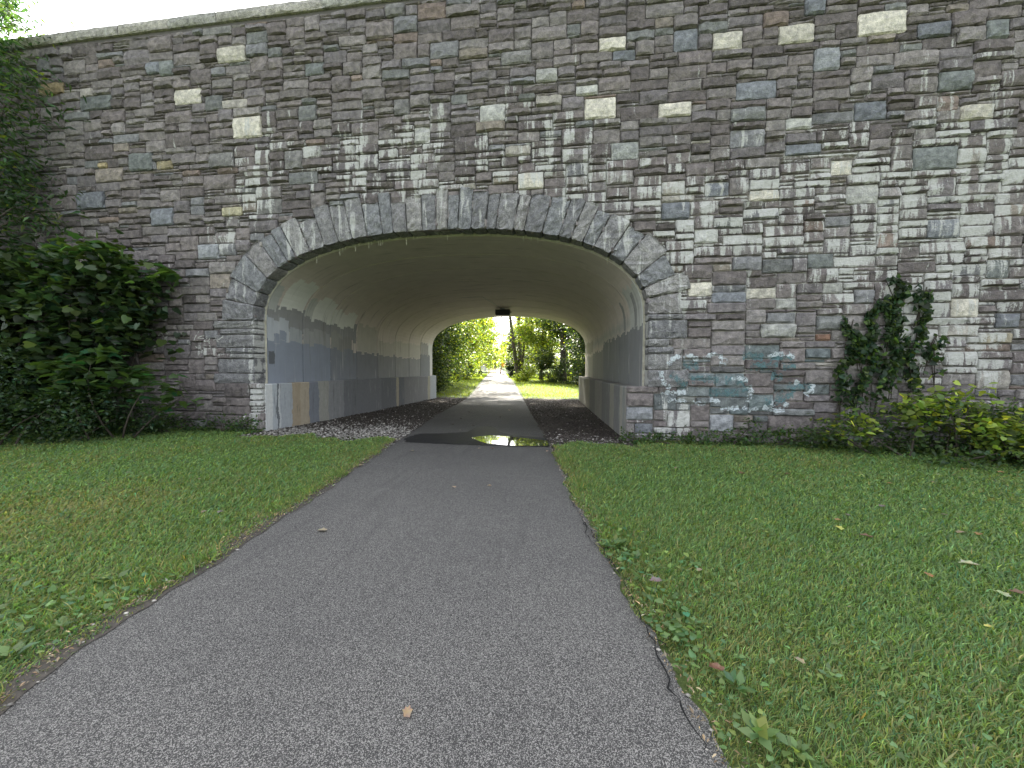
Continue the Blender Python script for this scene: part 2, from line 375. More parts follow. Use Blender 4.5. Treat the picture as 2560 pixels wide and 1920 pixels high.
def wet_sheet(name, outline, mat, dz, label):
    P = [on_ground(a*1.1573, b*1.1573)[:2] for a, b in outline]; cx = sum(p[0] for p in P)/len(P); cy = sum(p[1] for p in P)/len(P)
    V = [(cx, cy)]+[(cx+(x-cx)*s, cy+(y-cy)*s) for s in (.6, .85, 1.0, 1.12) for x, y in P]; n = len(P)
    al = [1]+[1]*n+[.8]*n+[.45]*n+[0]*n
    F = [(0, 1+i, 1+(i+1) % n) for i in range(n)]+[(1+r*n+i, 1+(r+1)*n+i, 1+(r+1)*n+(i+1) % n, 1+r*n+(i+1) % n) for r in range(3) for i in range(n)]
    V3 = []
    for x, y in V:
        xl, xr = path_l(y), path_r(y); x = min(max(x, xl+.03), xr-.03); t = (x-xl)/(xr-xl)
        V3.append((x, y, float(gz(y))+.018+.012*math.sin(math.pi*t)+dz))
    return mesh_np(name, V3, F, mat, None, 'structure', col=[(1, 1, 1, a) for a in al])
def dens(P, k=4):
    out = []
    for i in range(len(P)):
        a, b = P[i], P[(i+1) % len(P)]
        out += [(a[0]+(b[0]-a[0])*t/k, a[1]+(b[1]-a[1])*t/k) for t in range(k)]
    return out
o = wet_sheet('wet_patch', dens([(874, 950), (905, 939), (960, 939), (1010, 936), (1030, 925), (1062, 924), (1078, 936), (1110, 944), (1184, 948), (1190, 967), (1130, 968), (1040, 966), (960, 963), (880, 958)]), M['wet'], .005, '')
tag(o, 'dark wet patch across the asphalt path at the mouth of the arch', 'wet patch')
o = wet_sheet('puddle', dens([(1015, 949), (1060, 944), (1110, 947), (1155, 952), (1186, 955), (1188, 967), (1140, 967), (1095, 966), (1045, 961)]), M['water'], .009, '')
tag(o, 'shallow bright puddle on the right half of the wet patch', 'puddle')
# ================================================================== THE BRIDGE
bridge = thing('stone_bridge', 'tall rubble stone bridge wall with a wide low arch over the path', 'bridge', (XC, D, 0))
def xs(y): return XC+SK*(y-D)
def arch(off=0., n=44, z0=ZP):
    """opening outline at the wall face relative to its centre, left foot to right foot"""
    a, b = W+off, RISE+off; P = []
    for z in np.linspace(z0, ZS, 7)[:-1]: P.append((-a, z))
    for i in range(n+1):
        t = math.pi*(1-i/n); c, s = math.cos(t), math.sin(t)
        P.append((math.copysign(abs(c)**(2/NEXP), c)*a, ZS+abs(s)**(2/NEXP)*b))
    for z in np.linspace(ZS, z0, 7)[1:]: P.append((a, z))
    return P
# core of the bridge: prism with the arch cut out
def core():
    A = [(x+XC, z) for x, z in arch(.16, 44, -.8)]
    poly = [(-30, -.8)]+A+[(26, -.8), (26, 9.0), (-30, 9.0)]
    m = MB(); n = len(poly); V = [(x, D, z) for x, z in poly]+[(x+SK*L, D+L, z) for x, z in poly]
    m.add(V, [tuple(range(n)), tuple(range(2*n-1, n-1, -1))]+[(i, n+i, n+(i+1) % n, (i+1) % n) for i in range(n)])
    for y in (D+.30, D+L-.30): m.box((-2, y, 9.36), (56, .6 if y < 12 else .55, .74))
    return m.build('wall_core', M['mortar'], bridge)
core_o = core()
m_ = MB(); m_.box((-2.3, D+L/2, 9.06), (55.8, L-1.3, .1)); m_.build('road_deck', M['asphalt'], bridge)
# --- stones
PAL = [((.150, .137, .133), 5), ((.165, .155, .150), 5), ((.125, .113, .111), 4), ((.182, .174, .168), 3), ((.140, .132, .134), 4), ((.108, .098, .096), 2.5),
       ((.158, .163, .168), 1.2), ((.150, .158, .155), .9), ((.185, .168, .145), .5), ((.17, .140, .122), .25), ((.27, .26, .235), .22)]
PC = np.array([p[0] for p in PAL]); PW = np.array([p[1] for p in PAL]); PW = PW/PW.sum()
CREAM, BLUE, PALE, GRN, GRY, BW = (.47, .445, .385), (.175, .185, .203), (.36, .36, .34), (.155, .167, .163), (.18, .176, .17), (.26, .27, .285)
FIX = [(2140, 35, 2265, 87, CREAM), (1782, 84, 1855, 127, CREAM), (1944, 69, 2031, 104, CREAM), (1678, 84, 1738, 125, BLUE), (2037, 130, 2095, 174, BW),
       (1840, 206, 1944, 249, BLUE), (1496, 95, 1568, 124, CREAM), (1531, 127, 1585, 154, BLUE), (1342, 176, 1394, 206, PALE), (1435, 218, 1495, 243, PALE),
       (1456, 255, 1541, 296, CREAM), (1650, 260, 1727, 287, CREAM), (1713, 287, 1773, 330, PALE), (550, 127, 621, 153, CREAM), (434, 229, 503, 257, CREAM),
       (584, 299, 654, 342, CREAM), (1036, 324, 1080, 361, PALE), (1293, 436, 1359, 474, CREAM), (1197, 262, 1262, 300, PALE), (2133, 260, 2217, 304, BLUE), (2282, 375, 2390, 422, GRN),
       (2392, 272, 2481, 302, CREAM), (2343, 181, 2430, 224, GRN), (2284, 65, 2375, 95, BLUE), (2466, 57, 2521, 97, GRN), (2012, 635, 2082, 675, GRN),
       (2462, 650, 2525, 694, GRN), (2316, 555, 2390, 595, BLUE), (1966, 300, 2027, 327, PALE), (1873, 481, 1945, 504, CREAM), (2082, 407, 2122, 435, CREAM),
       (2111, 468, 2196, 508, PALE), (1761, 458, 1822, 492, BLUE), (1957, 363, 2048, 390, BLUE), (2004, 0, 2057, 38, BLUE), (1738, 578, 1795, 612, PALE),
       (1722, 711, 1778, 739, CREAM), (1865, 719, 1934, 745, CREAM), (1939, 748, 1989, 774, PALE), (1905, 806, 1982, 848, PALE), (1776, 1039, 1829, 1079, BW),
       (1570, 1014, 1635, 1052, BW), (1588, 1056, 1630, 1083, BLUE), (2376, 751, 2441, 795, CREAM), (2481, 782, 2540, 825, BLUE), (2446, 829, 2521, 858, (.3, .27, .2)),
       (2036, 834, 2078, 856, (.19, .115, .085)), (2049, 706, 2110, 735, PALE), (2014, 650, 2083, 675, GRN), (508, 59, 580, 91, GRY), (198, 487, 268, 523, BLUE),
       (382, 525, 439, 561, BLUE), (331, 390, 388, 424, GRN), (523, 386, 587, 418, GRY), (711, 382, 762, 420, GRY), (646, 502, 707, 538, GRY),
       (557, 517, 606, 540, (.42, .39, .27)), (200, 247, 283, 274, GRN), (498, 614, 553, 648, BW), (245, 412, 270, 424, (.3, .25, .15)), (390, 408, 435, 424, (.3, .26, .17)),
       (1780, 730, 1860, 760, BLUE), (960, 15, 1010, 42, GRY), (1533, 360, 1600, 400, (.27, .28, .27)), (982, 255, 1026, 288, GRY), (1655, 508, 1726, 548, BLUE),
       (1250, 130, 1330, 160, GRY), (760, 165, 812, 188, GRN), (100, 215, 165, 235, (.25, .2, .12)), (1612, 545, 1680, 570, CREAM), (400, 155, 440, 190, GRN), (372, 160, 402, 185, BLUE)]
# where the lime runs show, as patches on the wall (x, z, half width, half height, strength)
BL = [(1950, 520, 330, 95, .80), (2260, 480, 300, 100, .85), (2200, 610, 300, 90, .65), (1700, 660, 90, 110, .85), (1830, 590, 120, 70, .7), (2360, 860, 200, 130, .85), (2430, 380, 170, 120, .45),
      (1260, 430, 330, 55, .55), (880, 390, 230, 55, .55), (620, 480, 75, 70, .75), (700, 330, 90, 60, .45), (1500, 520, 130, 50, .6), (1650, 1070, 90, 60, .95), (1700, 830, 90, 60, .3), (1650, 470, 250, 50, .6),
      (640, 1020, 34, 70, 1.2), (560, 880, 90, 26, .55), (420, 870, 70, 35, .4), (560, 610, 70, 35, .55), (470, 560, 120, 30, .3), (2250, 150, 320, 60, .33), (1150, 300, 250, 60, .28), (2300, 760, 170, 50, .6), (2480, 620, 110, 140, .55),
      (1000, 470, 130, 40, .5), (1420, 370, 120, 70, .4), (2080, 700, 120, 40, .45), (180, 570, 60, 40, .35)]
BL += [(2230, 460, 460, 260, .30), (1100, 390, 520, 110, .25), (2350, 600, 60, 380, .5), (2130, 560, 50, 260, .45), (1700, 620, 45, 170, .5), (1880, 480, 45, 200, .4), (2480, 420, 50, 330, .4),
       (2010, 380, 40, 200, .35), (880, 420, 35, 120, .4), (620, 430, 35, 150, .4), (1330, 330, 40, 150, .35), (1060, 400, 35, 130, .3), (2250, 800, 60, 200, .35), (2440, 900, 80, 160, .4)]
BLW = []
for (a, b, ra, rb, k) in BL:
    x, z = on_wall(a, b); x1, _ = on_wall(a+20, b); _, z1 = on_wall(a, b-20)
    k *= .77
    BLW.append((x, z, ra*abs(x1-x)/20, rb*abs(z1-z)/20, k))
def stain(x, z):
    s = 0
    for (a, b, ra, rb, k) in BLW:
        q = ((x-a)/ra)**2+((z-b)/rb)**2
        if q < 6: s += k*math.exp(-q*1.1)
    return min(s, .88)
SV, SF, SC, SI = [], [], [], []      # every facing stone: verts, faces, colours, (area, centre)
def block(Q, front, back, nx, nz, amp, col, st, edge=.02, corner=0., lip=.04):
    """rock-faced block. Q: four XZ corners (bl, br, tr, tl); front < back are Y values"""
    Q = [Vector(q) for q in Q]
    wx = (Q[1]-Q[0]).length; wz = (Q[3]-Q[0]).length
    def par(n, w):
        e = min(edge/w, .3); return [0]+[e+(1-2*e)*i/(n-2) for i in range(n-1)]+[1]
    U, T = par(nx, wx), par(nz, wz); V = []; Cc = []
    tx, tz = random.uniform(-1, 1)*amp*.7, random.uniform(-1, 1)*amp*.7
    for j, t in enumerate(T):
        for i, u in enumerate(U):
            p = (Q[0]*(1-u)+Q[1]*u)*(1-t)+(Q[3]*(1-u)+Q[2]*u)*t
            rim = (i in (0, nx)) or (j in (0, nz))
            if rim:
                y = front+lip+random.uniform(-.006, .006)
                p = p+Vector((random.uniform(-1, 1), random.uniform(-1, 1)))*.006
                if corner and i in (0, nx) and j in (0, nz): p = p+(((Q[0]+Q[2])/2)-p).normalized()*corner*random.uniform(.2, 1)
            else:
                y = front+random.uniform(-amp, amp)+tx*(u-.5)*2+tz*(t-.5)*2+.028*(abs(2*t-1)**2+abs(2*u-1)**3*.6)*min(1, wz/.25)
                p = p+Vector((random.uniform(-1, 1)*wx/nx, random.uniform(-1, 1)*wz/nz))*.22
            V.append((p.x, y, p.y)); k = random.uniform(.86, 1.14)
            Cc.append((col[0]*k, col[1]*k, col[2]*k, (st(p.x, p.y) if callable(st) else st)*(.45 if j == 0 else .8 if j == 1 else 1.)))
    g = lambda i, j: j*(nx+1)+i
    F = [(g(i, j), g(i+1, j), g(i+1, j+1), g(i, j+1)) for j in range(nz) for i in range(nx)]
    per = [g(i, 0) for i in range(nx)]+[g(nx, j) for j in range(nz)]+[g(i, nz) for i in range(nx, 0, -1)]+[g(0, j) for j in range(nz, 0, -1)]
    b = len(V)
    for q in per: V.append((V[q][0], back, V[q][2])); Cc.append(Cc[q])
    n = len(per); F += [(per[(k+1) % n], per[k], b+k, b+(k+1) % n) for k in range(n)]
    return V, F, Cc
# arch ring of long radial stones
def arch_pt(s, off):           # s = arc length fraction along the curve from left springing
    return s
ring = arch(.03, 400, ZS-.02); ring = [p for p in ring if p[1] >= ZS-.001]
acc = [0]
for a, b in zip(ring[:-1], ring[1:]): acc.append(acc[-1]+math.hypot(b[0]-a[0], b[1]-a[1]))
tot = acc[-1]
def ring_at(s):
    s = min(max(s, 0), tot); i = int(np.searchsorted(acc, s)); i = min(max(i, 1), len(ring)-1)
    k = (s-acc[i-1])/(acc[i]-acc[i-1]+1e-9); a, b = ring[i-1], ring[i]
    p = Vector((a[0]+(b[0]-a[0])*k, a[1]+(b[1]-a[1])*k)); t = Vector((b[0]-a[0], b[1]-a[1])).normalized()
    # joints fan gently: blend of the true normal and a line to a low centre
    n = Vector((-t.y, t.x)); c = (p-Vector((0, ZS-3.2))).normalized(); n = (n*.62+c*.38).normalized() if p.y > ZS+.75 else n
    return p, n
wd = []
rv = random.Random(3)
while sum(wd) < tot: wd.append(rv.choice([.24, .30, .33, .36, .40, .43, .27, .38]))
wd = [w*tot/sum(wd) for w in wd]
VOU = []; s0 = 0; M_BLOCKS = []
for i, w in enumerate(wd):
    a, na = ring_at(s0+.010); b, nb = ring_at(s0+w-.010); s0 += w
    ln = rv.uniform(.66, .86) if i % 2 else rv.uniform(.74, .92)
    Q = [(a.x+XC, a.y), (a.x+XC+na.x*ln, a.y+na.y*ln), (b.x+XC+nb.x*ln, b.y+nb.y*ln), (b.x+XC, b.y)]
    VOU.append(Q)
    gcol = rv.choice([(.235, .232, .234), (.28, .275, .27), (.20, .20, .206), (.30, .292, .282), (.22, .226, .234), (.255, .246, .242)])
    V, F, Cc = block([Q[0], Q[3], Q[2], Q[1]], D-.075-rv.uniform(0, .035), D+.34, 5, 8, .027, gcol, rv.uniform(.05, .5), .03, .03, .03)
    mesh_np('arch_stone', V, [f[::-1] for f in F] if False else F, M['granite'], bridge, col=Cc)
# quoins of the jambs
QL = [(534, 743, 633, 770), (548, 773, 632, 794), (540, 796, 634, 838), (565, 841, 636, 860), (575, 863, 637, 880), (548, 883, 638, 928), (536, 921+9, 637, 961)]
QR = [(1615, 766, 1702, 783), (1618, 787, 1716, 835), (1616, 837, 1670, 858), (1616, 860, 1681, 879), (1614, 882, 1701, 922), (1615, 924, 1718, 968)]
QUO = []
for side, lst in ((-1, QL), (1, QR)):
    zt = ZS-.005; n = len(lst); hs_ = []
    for (a, b, c, d) in lst:
        x0, z0 = on_wall(a, d); x1, z1 = on_wall(c, b); hs_.append((z1-z0, x1-x0))
    k = (ZS-ZP-.02)/sum(h for h, _ in hs_)
    for h, w in hs_:
        h *= k; zb = zt-h; e = XC+side*(W+.03)
        x0, x1 = (e-w, e) if side < 0 else (e, e+w)
        QUO.append((x0, zb, x1, zt)); zt = zb
for (x0, z0, x1, z1) in QUO:
    g = .008; gcol = rv.choice([(.20, .198, .2), (.23, .228, .225), (.185, .185, .19)])
    inner = x1 if x1 < XC else x0
    st = lambda x, z, e=inner: .62*math.exp(-abs(x-e)/.2)*random.uniform(.5, 1.3)+.12+.5*stain(x, z)
    V, F, Cc = block([(x0+g, z0+g), (x1-g*.3, z0+g), (x1-g*.3, z1-g), (x0+g, z1-g)], D-.075-rv.uniform(0, .03), D+.33, 7, 5, .015, gcol, st, .03, .015)
    mesh_np('quoin_stone', V, F, M['granite'], bridge, col=Cc)
# random coursed rubble on a fine grid of cells
CX, CZ = .094, .072; X0, Z0 = -19.5, -.5; NXC, NZC = int((12.5+19.5)/CX), int((9.72+.5)/CZ)
cxs = X0+(np.arange(NXC)+.5)*CX; czs = Z0+(np.arange(NZC)+.5)*CZ
GX, GZ = np.meshgrid(cxs, czs)
free = np.ones((NZC, NXC), bool)
op = [(x+XC, z) for x, z in arch(.04, 60, -1)]
def inside(poly, X, Z):
    r = np.zeros(X.shape, bool); n = len(poly)
    for i in range(n):
        (xa, za), (xb, zb) = poly[i], poly[(i+1) % n]
        c = ((za > Z) != (zb > Z)) & (X < (xb-xa)*(Z-za)/(zb-za+1e-12)+xa); r ^= c
    return r
hole = inside(op, GX, GZ)
low = GZ < ZP-.005
hole = np.where(low, (GX > XC-W+.20) & (GX < XC+W-.35), hole)
free &= ~hole
for Q in VOU:
    c = sum((Vector(q) for q in Q), Vector((0, 0)))/4; q2 = [tuple(c+(Vector(q)-c)*.93) for q in Q]
    free &= ~inside(q2, GX, GZ)
for (x0, z0, x1, z1) in QUO: free &= ~((GX > x0+.01) & (GX < x1-.01) & (GZ > z0) & (GZ < z1))
STONES = []
for (a, b, c, d, col) in FIX:
    x0, z1 = on_wall(a, b); x1, z0 = on_wall(c, d)
    i0, i1 = round((x0-X0)/CX), round((x1-X0)/CX); j0, j1 = round((z0-Z0)/CZ), round((z1-Z0)/CZ); j1 = min(j1, NZC)
    if j1-j0 < 2 or i1-i0 < 2 or i0 < 0 or i1 > NXC: continue
    if not free[j0:j1, i0:i1].all(): continue
    free[j0:j1, i0:i1] = False; STONES.append((i0, i1, j0, j1, col))
rs = random.Random(11)
HH = [1, 2, 3, 4, 5]; HW = [.17, .31, .33, .15, .04]
for j in range(NZC):
    i = 0
    while i < NXC:
        if not free[j, i]: i += 1; continue
        run = 1
        while i+run < NXC and free[j, i+run] and run < 14: run += 1
        h = rs.choices(HH, HW)[0]; h = min(h, NZC-j)
        w = {1: rs.randint(3, 6), 2: rs.randint(3, 7), 3: rs.randint(4, 8), 4: rs.randint(4, 8), 5: rs.randint(5, 9)}[h]
        w = min(w, run)
        if run-w in (1, 2): w = run if run <= 8 else w-2
        w = max(w, 1)
        if run <= 3:                       # a narrow slot: rise level with a neighbour instead of stacking joints
            w = run; h = 1
            while h < 5 and j+h < NZC and free[j:j+h+1, i:i+w].all() and not ((i > 0 and free[j+h-1+1, i-1]) or (i+w < NXC and free[j+h, i+w])): h += 1
        while h > 1 and not free[j:j+h, i:i+w].all(): h -= 1
        if w == 1 and h > 3: h = 3
        free[j:j+h, i:i+w] = False; STONES.append((i, i+w, j, j+h, None)); i += w
GRAF = [on_wall(1660, 900), on_wall(1740, 1000), on_wall(1900, 900), on_wall(1970, 980)]
gx0, gz0 = on_wall(1610, 1045); gx1, gz1 = on_wall(2050, 872)
recs = []
for (i0, i1, j0, j1, col) in STONES:
    x0, x1, z0, z1 = X0+i0*CX, X0+i1*CX, Z0+j0*CZ, Z0+j1*CZ
    z1 = min(z1, 9.725); x1 = min(x1, XC-W+.21) if (z0 < ZP-.05 and x0 < XC-W+.19 and x1 > XC-W+.19) else x1
    fixd = col is not None
    if col is None: col = PC[rs.choices(range(len(PC)), PW)[0]]
    k = rs.uniform(1.02, 1.45); col = tuple(float(q)*k*m for q, m in zip(col, (1.02, .992, .995) if not fixd else (.9, .9, .9)))
    xm, zm = (x0+x1)/2, (z0+z1)/2
    if gx0 < xm < gx1 and gz0 < zm < gz1 and rs.random() < .45:          # faded teal spray paint soaked into some faces
        tq = rs.uniform(.12, .48); col = tuple(c*(1-tq)+t*tq for c, t in zip(col, (.10, .185, .195)))
    sh = rs.gauss(0, .20)-(.22 if fixd else 0)
    st = lambda x, z, sh=sh: max(0., stain(x, z)+sh*min(1, 2.2*stain(x, z)+.12))
    g = rs.uniform(.006, .011)
    nx = max(3, min(6, int((x1-x0)/.10)+1)); nz = max(3, min(5, int((z1-z0)/.075)+1))
    if j1-j0 == 1: nz = 3
    amp = .007 if (fixd and rs.random() < .5) else rs.uniform(.010, .022)
    fr = D-(rs.uniform(.03, .045) if j1-j0 == 1 else rs.uniform(.05, .105))
    V, F, Cc = block([(x0+g, z0+g), (x1-g, z0+g), (x1-g, z1-g), (x0+g, z1-g)], fr, D+.03, nx, nz, amp, col, st, .024, .028 if rs.random() < .6 else .008, (D-fr)*.62)
    d = (xm*-math.sin(YAW)+D*math.cos(YAW)); vis = -14.6 < xm < 8.4 and not (xm < -9.3 and zm < 4.9) and not (xm < -13)
    recs.append(((x1-x0)*(z1-z0)/d/d*(1 if vis else 0), V, F, Cc))
recs.sort(key=lambda r: -r[0])
for (_, V, F, Cc) in recs[:300]: mesh_np('stone', V, F, M['stone'], core_o, col=Cc)
bv, bf, bc = [], [], []
for (_, V, F, Cc) in recs[300:]:
    b = len(bv); bv += V; bf += [tuple(q+b for q in f) for f in F]; bc += Cc
mesh_np('facing_stones', bv, bf, M['stone'], core_o, 'stuff', col=bc)
# surface of all the stones, for paint to lie on
av, af = [], []
for (_, V, F, _c) in recs:
    if -12 < V[0][0] < 6 and V[0][2] < 4:
        b = len(av); av += V; af += [tuple(q+b for q in f) for f in F]
for q in [o for o in bridge.children if o.name.startswith('quoin')]:
    b = len(av); av += [tuple(v.co) for v in q.data.vertices]; af += [tuple(i+b for i in p.vertices) for p in q.data.polygons]
bvh = BVHTree.FromPolygons([Vector(v) for v in av], af)
def on_face(x, z):
    h = bvh.ray_cast(Vector((x, D-1, z)), Vector((0, 1, 0)), 3)
    return (h[0].y if h[0] is not None else D-.03)
def mat_spray(name, col, thr=.5, top=1.):
    m = NT(name); p = m.coord(); n = m.math('ADD', m.math('MULTIPLY', m.noise(p, 30, 5, .7), .65), m.math('MULTIPLY', m.noise(p, 6, 3), .45))
    m.put(m.b.inputs['Alpha'], m.math('MULTIPLY', m.ss(n, thr, thr+.16), top)); return m.done(m.mix(m.noise(p, 12), col, tuple(c*.75 for c in col)), .8)
M['chalk'] = mat_spray('chalk_paint', (.52, .52, .48), .41); M['whitespray'] = mat_spray('white_spray', (.60, .66, .68), .45, .8); M['tealspray'] = mat_spray('teal_spray', (.13, .235, .25), .46, .75)
def stroke(paths, width, name, mat, dy=.007, scale=1.):
    V, F = [], []
    for pts in paths:
        W2 = [on_wall(*p) for p in pts]; D2 = []
        for a, b in zip(W2[:-1], W2[1:]):
            n = max(1, int(math.hypot(b[0]-a[0], b[1]-a[1])/.022)); D2 += [(a[0]+(b[0]-a[0])*t/n, a[1]+(b[1]-a[1])*t/n) for t in range(n)]
        D2.append(W2[-1]); nw = max(1, int(width/.03)); b0 = len(V)
        for i, (x, z) in enumerate(D2):
            a = D2[max(i-1, 0)]; c = D2[min(i+1, len(D2)-1)]; t = Vector((c[0]-a[0], c[1]-a[1])).normalized(); nn = Vector((-t.y, t.x))
            for k in range(nw+1):
                q = (k/nw-.5)*width*(.75+.25*math.sin(i*1.3)); X, Z = x+nn.x*q, z+nn.y*q
                V.append((X, on_face(X, Z)-dy, Z))
        F += [(b0+i*(nw+1)+k, b0+i*(nw+1)+k+1, b0+(i+1)*(nw+1)+k+1, b0+(i+1)*(nw+1)+k) for i in range(len(D2)-1) for k in range(nw)]
    return mesh_np(name, V, F, mat, bridge)
def zp_(lst, ox, oy, k): return [(ox+a*k, oy+b*k) for a, b in lst]
k1 = 300/2212
o = stroke([zp_(q, 340, 800, k1) for q in [[(300, 215), (235, 225), (205, 300), (280, 290)], [(330, 215), (335, 285), (370, 255), (400, 290), (420, 250)], [(450, 300), (500, 245), (540, 250), (545, 300), (470, 285)],
     [(590, 225), (605, 310)], [(690, 235), (640, 245), (660, 300)], [(825, 215), (835, 235)], [(845, 265), (830, 320)]]], .022, 'graffiti', M['chalk'])
o['label'] = 'small pale chalk scrawl of letters left of the arch'
o = stroke([zp_(q, 340, 800, k1) for q in [[(1215, 215), (1225, 240)], [(1190, 280), (1160, 340), (1140, 410)], [(1290, 280), (1215, 340), (1280, 345)], [(1200, 380), (1215, 405)], [(1345, 305), (1310, 395), (1420, 395)], [(1380, 340), (1400, 440)],
     [(1455, 330), (1520, 320), (1470, 375)], [(1650, 310), (1560, 370)], [(1530, 370), (1600, 430)], [(985, 370), (990, 430), (1030, 455)], [(1130, 490), (1160, 515)], [(1225, 480), (1215, 545), (1270, 570)], [(1400, 470), (1420, 560)]]], .028, 'graffiti', M['chalk'])
o['label'] = 'pale spiky chalk tag beside the left edge of the arch'
k2 = 500/2212
T2 = lambda q: zp_(q, 1600, 860, k2)
o = stroke([T2(q) for q in [[(220, 300), (225, 370), (260, 440), (330, 490)], [(300, 230), (360, 160), (430, 130)], [(470, 140), (540, 130), (640, 180)], [(690, 170), (790, 110), (880, 140), (940, 210)], [(860, 225), (940, 215)],
     [(1400, 150), (1480, 110), (1600, 110), (1690, 140)], [(220, 525), (350, 540), (500, 530)], [(300, 615), (420, 630), (500, 620)], [(560, 650), (720, 665)], [(760, 610), (870, 640)], [(880, 705), (980, 715), (1080, 700)],
     [(1130, 690), (1200, 730), (1290, 710)], [(1340, 690), (1420, 720), (1530, 735), (1620, 650)], [(1000, 400), (1080, 375), (1180, 400)], [(1690, 420), (1750, 430)], [(1890, 440), (1880, 510), (1810, 560)], [(1190, 460), (1220, 520), (1180, 640)], [(1440, 690), (1460, 600)]]], .12, 'graffiti', M['whitespray'])
o['kind'] = 'stuff'; o['label'] = 'faded white curved outlines of a spray-painted tag right of the arch'
o = stroke([T2(q) for q in [[(330, 330), (440, 420), (500, 470)], [(560, 400), (700, 380), (860, 400)], [(1200, 250), (1350, 245), (1500, 250)], [(1560, 250), (1700, 240)], [(760, 540), (900, 530), (1080, 540)], [(1610, 450), (1700, 490), (1880, 460)],
     [(1120, 130), (1350, 150)], [(1420, 150), (1680, 150)], [(470, 240), (640, 245)], [(1110, 490), (1210, 480)], [(1350, 640), (1600, 620)], [(1480, 560), (1680, 560)], [(1440, 350), (1560, 380)], [(930, 400), (1170, 400)]]], .19, 'graffiti', M['tealspray'], .005)
o['label'] = 'faded teal fill of a spray-painted tag right of the arch'
# coping stones of the parapet
x = -21.0; cr = random.Random(5)
while x < 14:
    w = cr.uniform(1.25, 1.55); c = cr.choice([(.40, .385, .35), (.36, .355, .33), (.43, .41, .37)])
    V, F, Cc = block([(x+.006, 9.735), (x+w-.006, 9.735), (x+w-.006, ZT-cr.uniform(0, .02)), (x+.006, ZT-cr.uniform(0, .02))], D-.10, D+.62, 9, 4, .012, c, cr.uniform(.0, .2), .03)
    n = (9+1)*(4+1); tops = [9+1+4] 
    mesh_np('coping_stone', V, F, M['granite'], bridge, col=Cc); x += w
# concrete barrel in precast rings, with open joints between
def panel(y0, y1):
    I = arch(0, 44); O = arch(.145, 44); ny = 4; V = []; F = []
    for r in range(ny+1):
        y = y0+(y1-y0)*r/ny; V += [(x+xs(y), y, z) for x, z in I]
    n = len(I)
    for r in range(ny): F += [(r*n+i, r*n+i+1, (r+1)*n+i+1, (r+1)*n+i) for i in range(n-1)]
    b = len(V)
    for y in (y0, y1): V += [(x+xs(y), y, z) for x, z in O]
    F += [(i, b+i, b+i+1, i+1) for i in range(n-1)]+[(ny*n+i, ny*n+i+1, b+n+i+1, b+n+i) for i in range(n-1)]
    F += [(b+i, b+n+i, b+n+i+1, b+i+1) for i in range(n-1)]
    return mesh_np('lining_panel', V, F, M['lining'], bridge)
for a, b in zip(JO[:-1], JO[1:]): panel(a+.028, b-.028)
# plinths along both sides
def plinth(side):
    e0 = .20 if side < 0 else .35; m = MB(); ys = np.linspace(D+.03, D+L+.12, 16)
    V = []
    for y in ys:
        xi = xs(y)+side*(W-e0); xo = xs(y)+side*(W+.15)
        V += [(xi, y, -.7), (xi, y, ZP-.02), (xi-side*-.02, y, ZP), (xo, y, ZP), (xo, y, -.7)]
    F = [(r*5+i, r*5+(i+1), (r+1)*5+i+1, (r+1)*5+i) for r in range(15) for i in range(4)]+[(0, 1, 2, 3, 4), (79, 78, 77, 76, 75)]
    m.add(V, F); o = m.build('plinth', M['plinth'], bridge)
plinth(-1); plinth(1)
# thin line of lime mortar round the mouth, and dripping calcite
def rim():
    I = arch(-.004, 60); O = arch(.05, 60); V = []; F = []; n = len(I)
    for i in range(n):
        k = random.uniform(.3, 1)
        V += [(I[i][0]+XC, D+.335, I[i][1]), (O[i][0]+XC, D+.32-.03*k, O[i][1])]
    F = [(2*i, 2*i+1, 2*i+3, 2*i+2) for i in range(n-1)]
    return mesh_np('joint_mortar', V, F, plain('lime_mortar', (.34, .325, .26), .95, 0, .6, 9), bridge)
rim()
dm = MB()
for px in [770, 830, 838, 845, 905, 912, 930, 935, 941, 1002, 1020, 1030, 1108, 1304, 1325, 1342, 1522, 870, 880]:
    x, _ = on_wall(px, 590); u = (x-XC)/W; z = ZS+RISE*(1-abs(u)**NEXP)**(1/NEXP) if abs(u) < 1 else ZS
    ln = random.uniform(.04, .17); dm.tube([(x, D+.31, z+.03), (x+.004, D+.312, z-ln*.6), (x+.004, D+.312, z-ln)], [.009, .006, .002], 5)
dm.build('calcite_drip', plain('calcite', (.62, .60, .5), .6), bridge, 'stuff')
# dirt between the stones of the soffit
# lamp under the vault
lx, ly = xs(19.9)+.15, 19.9
lamp = thing('tunnel_lamp', 'dark box-shaped lamp hanging from the tunnel vault near its far end', 'lamp', (lx, ly, 4.2))
zt_ = ZS+RISE
m = MB(); m.prism([(lx-.33, zt_-.36), (lx+.33, zt_-.36), (lx+.37, zt_-.30), (lx+.37, zt_-.07), (lx-.37, zt_-.07), (lx-.37, zt_-.30)], ly-.14, ly+.14); m.build('housing', M['dark'], lamp, bevel=.015)
m = MB(); m.box((lx, ly, zt_-.375), (.56, .2, .03)); m.build('lens', plain('lamp_lens', (.45, .45, .42), .25), lamp)
m = MB(); m.box((lx, ly, zt_-.035), (.2, .2, .08)); m.build('mount', M['galv'], lamp)
m = MB(); m.tube([(lx-.05, ly-.1, zt_-.03), (lx-.32, ly-3.2, zt_-.03), (lx-.34, ly-3.25, zt_-.0), (lx-1.3, ly-3.3, zt_-.03)], .014, 6); m.build('conduit', M['galv'], lamp)
m = MB(); m.tube([(lx+.37, ly, zt_-.2), (lx+.45, ly, zt_-.2)], .02, 6); m.build('knob', M['dark'], lamp)
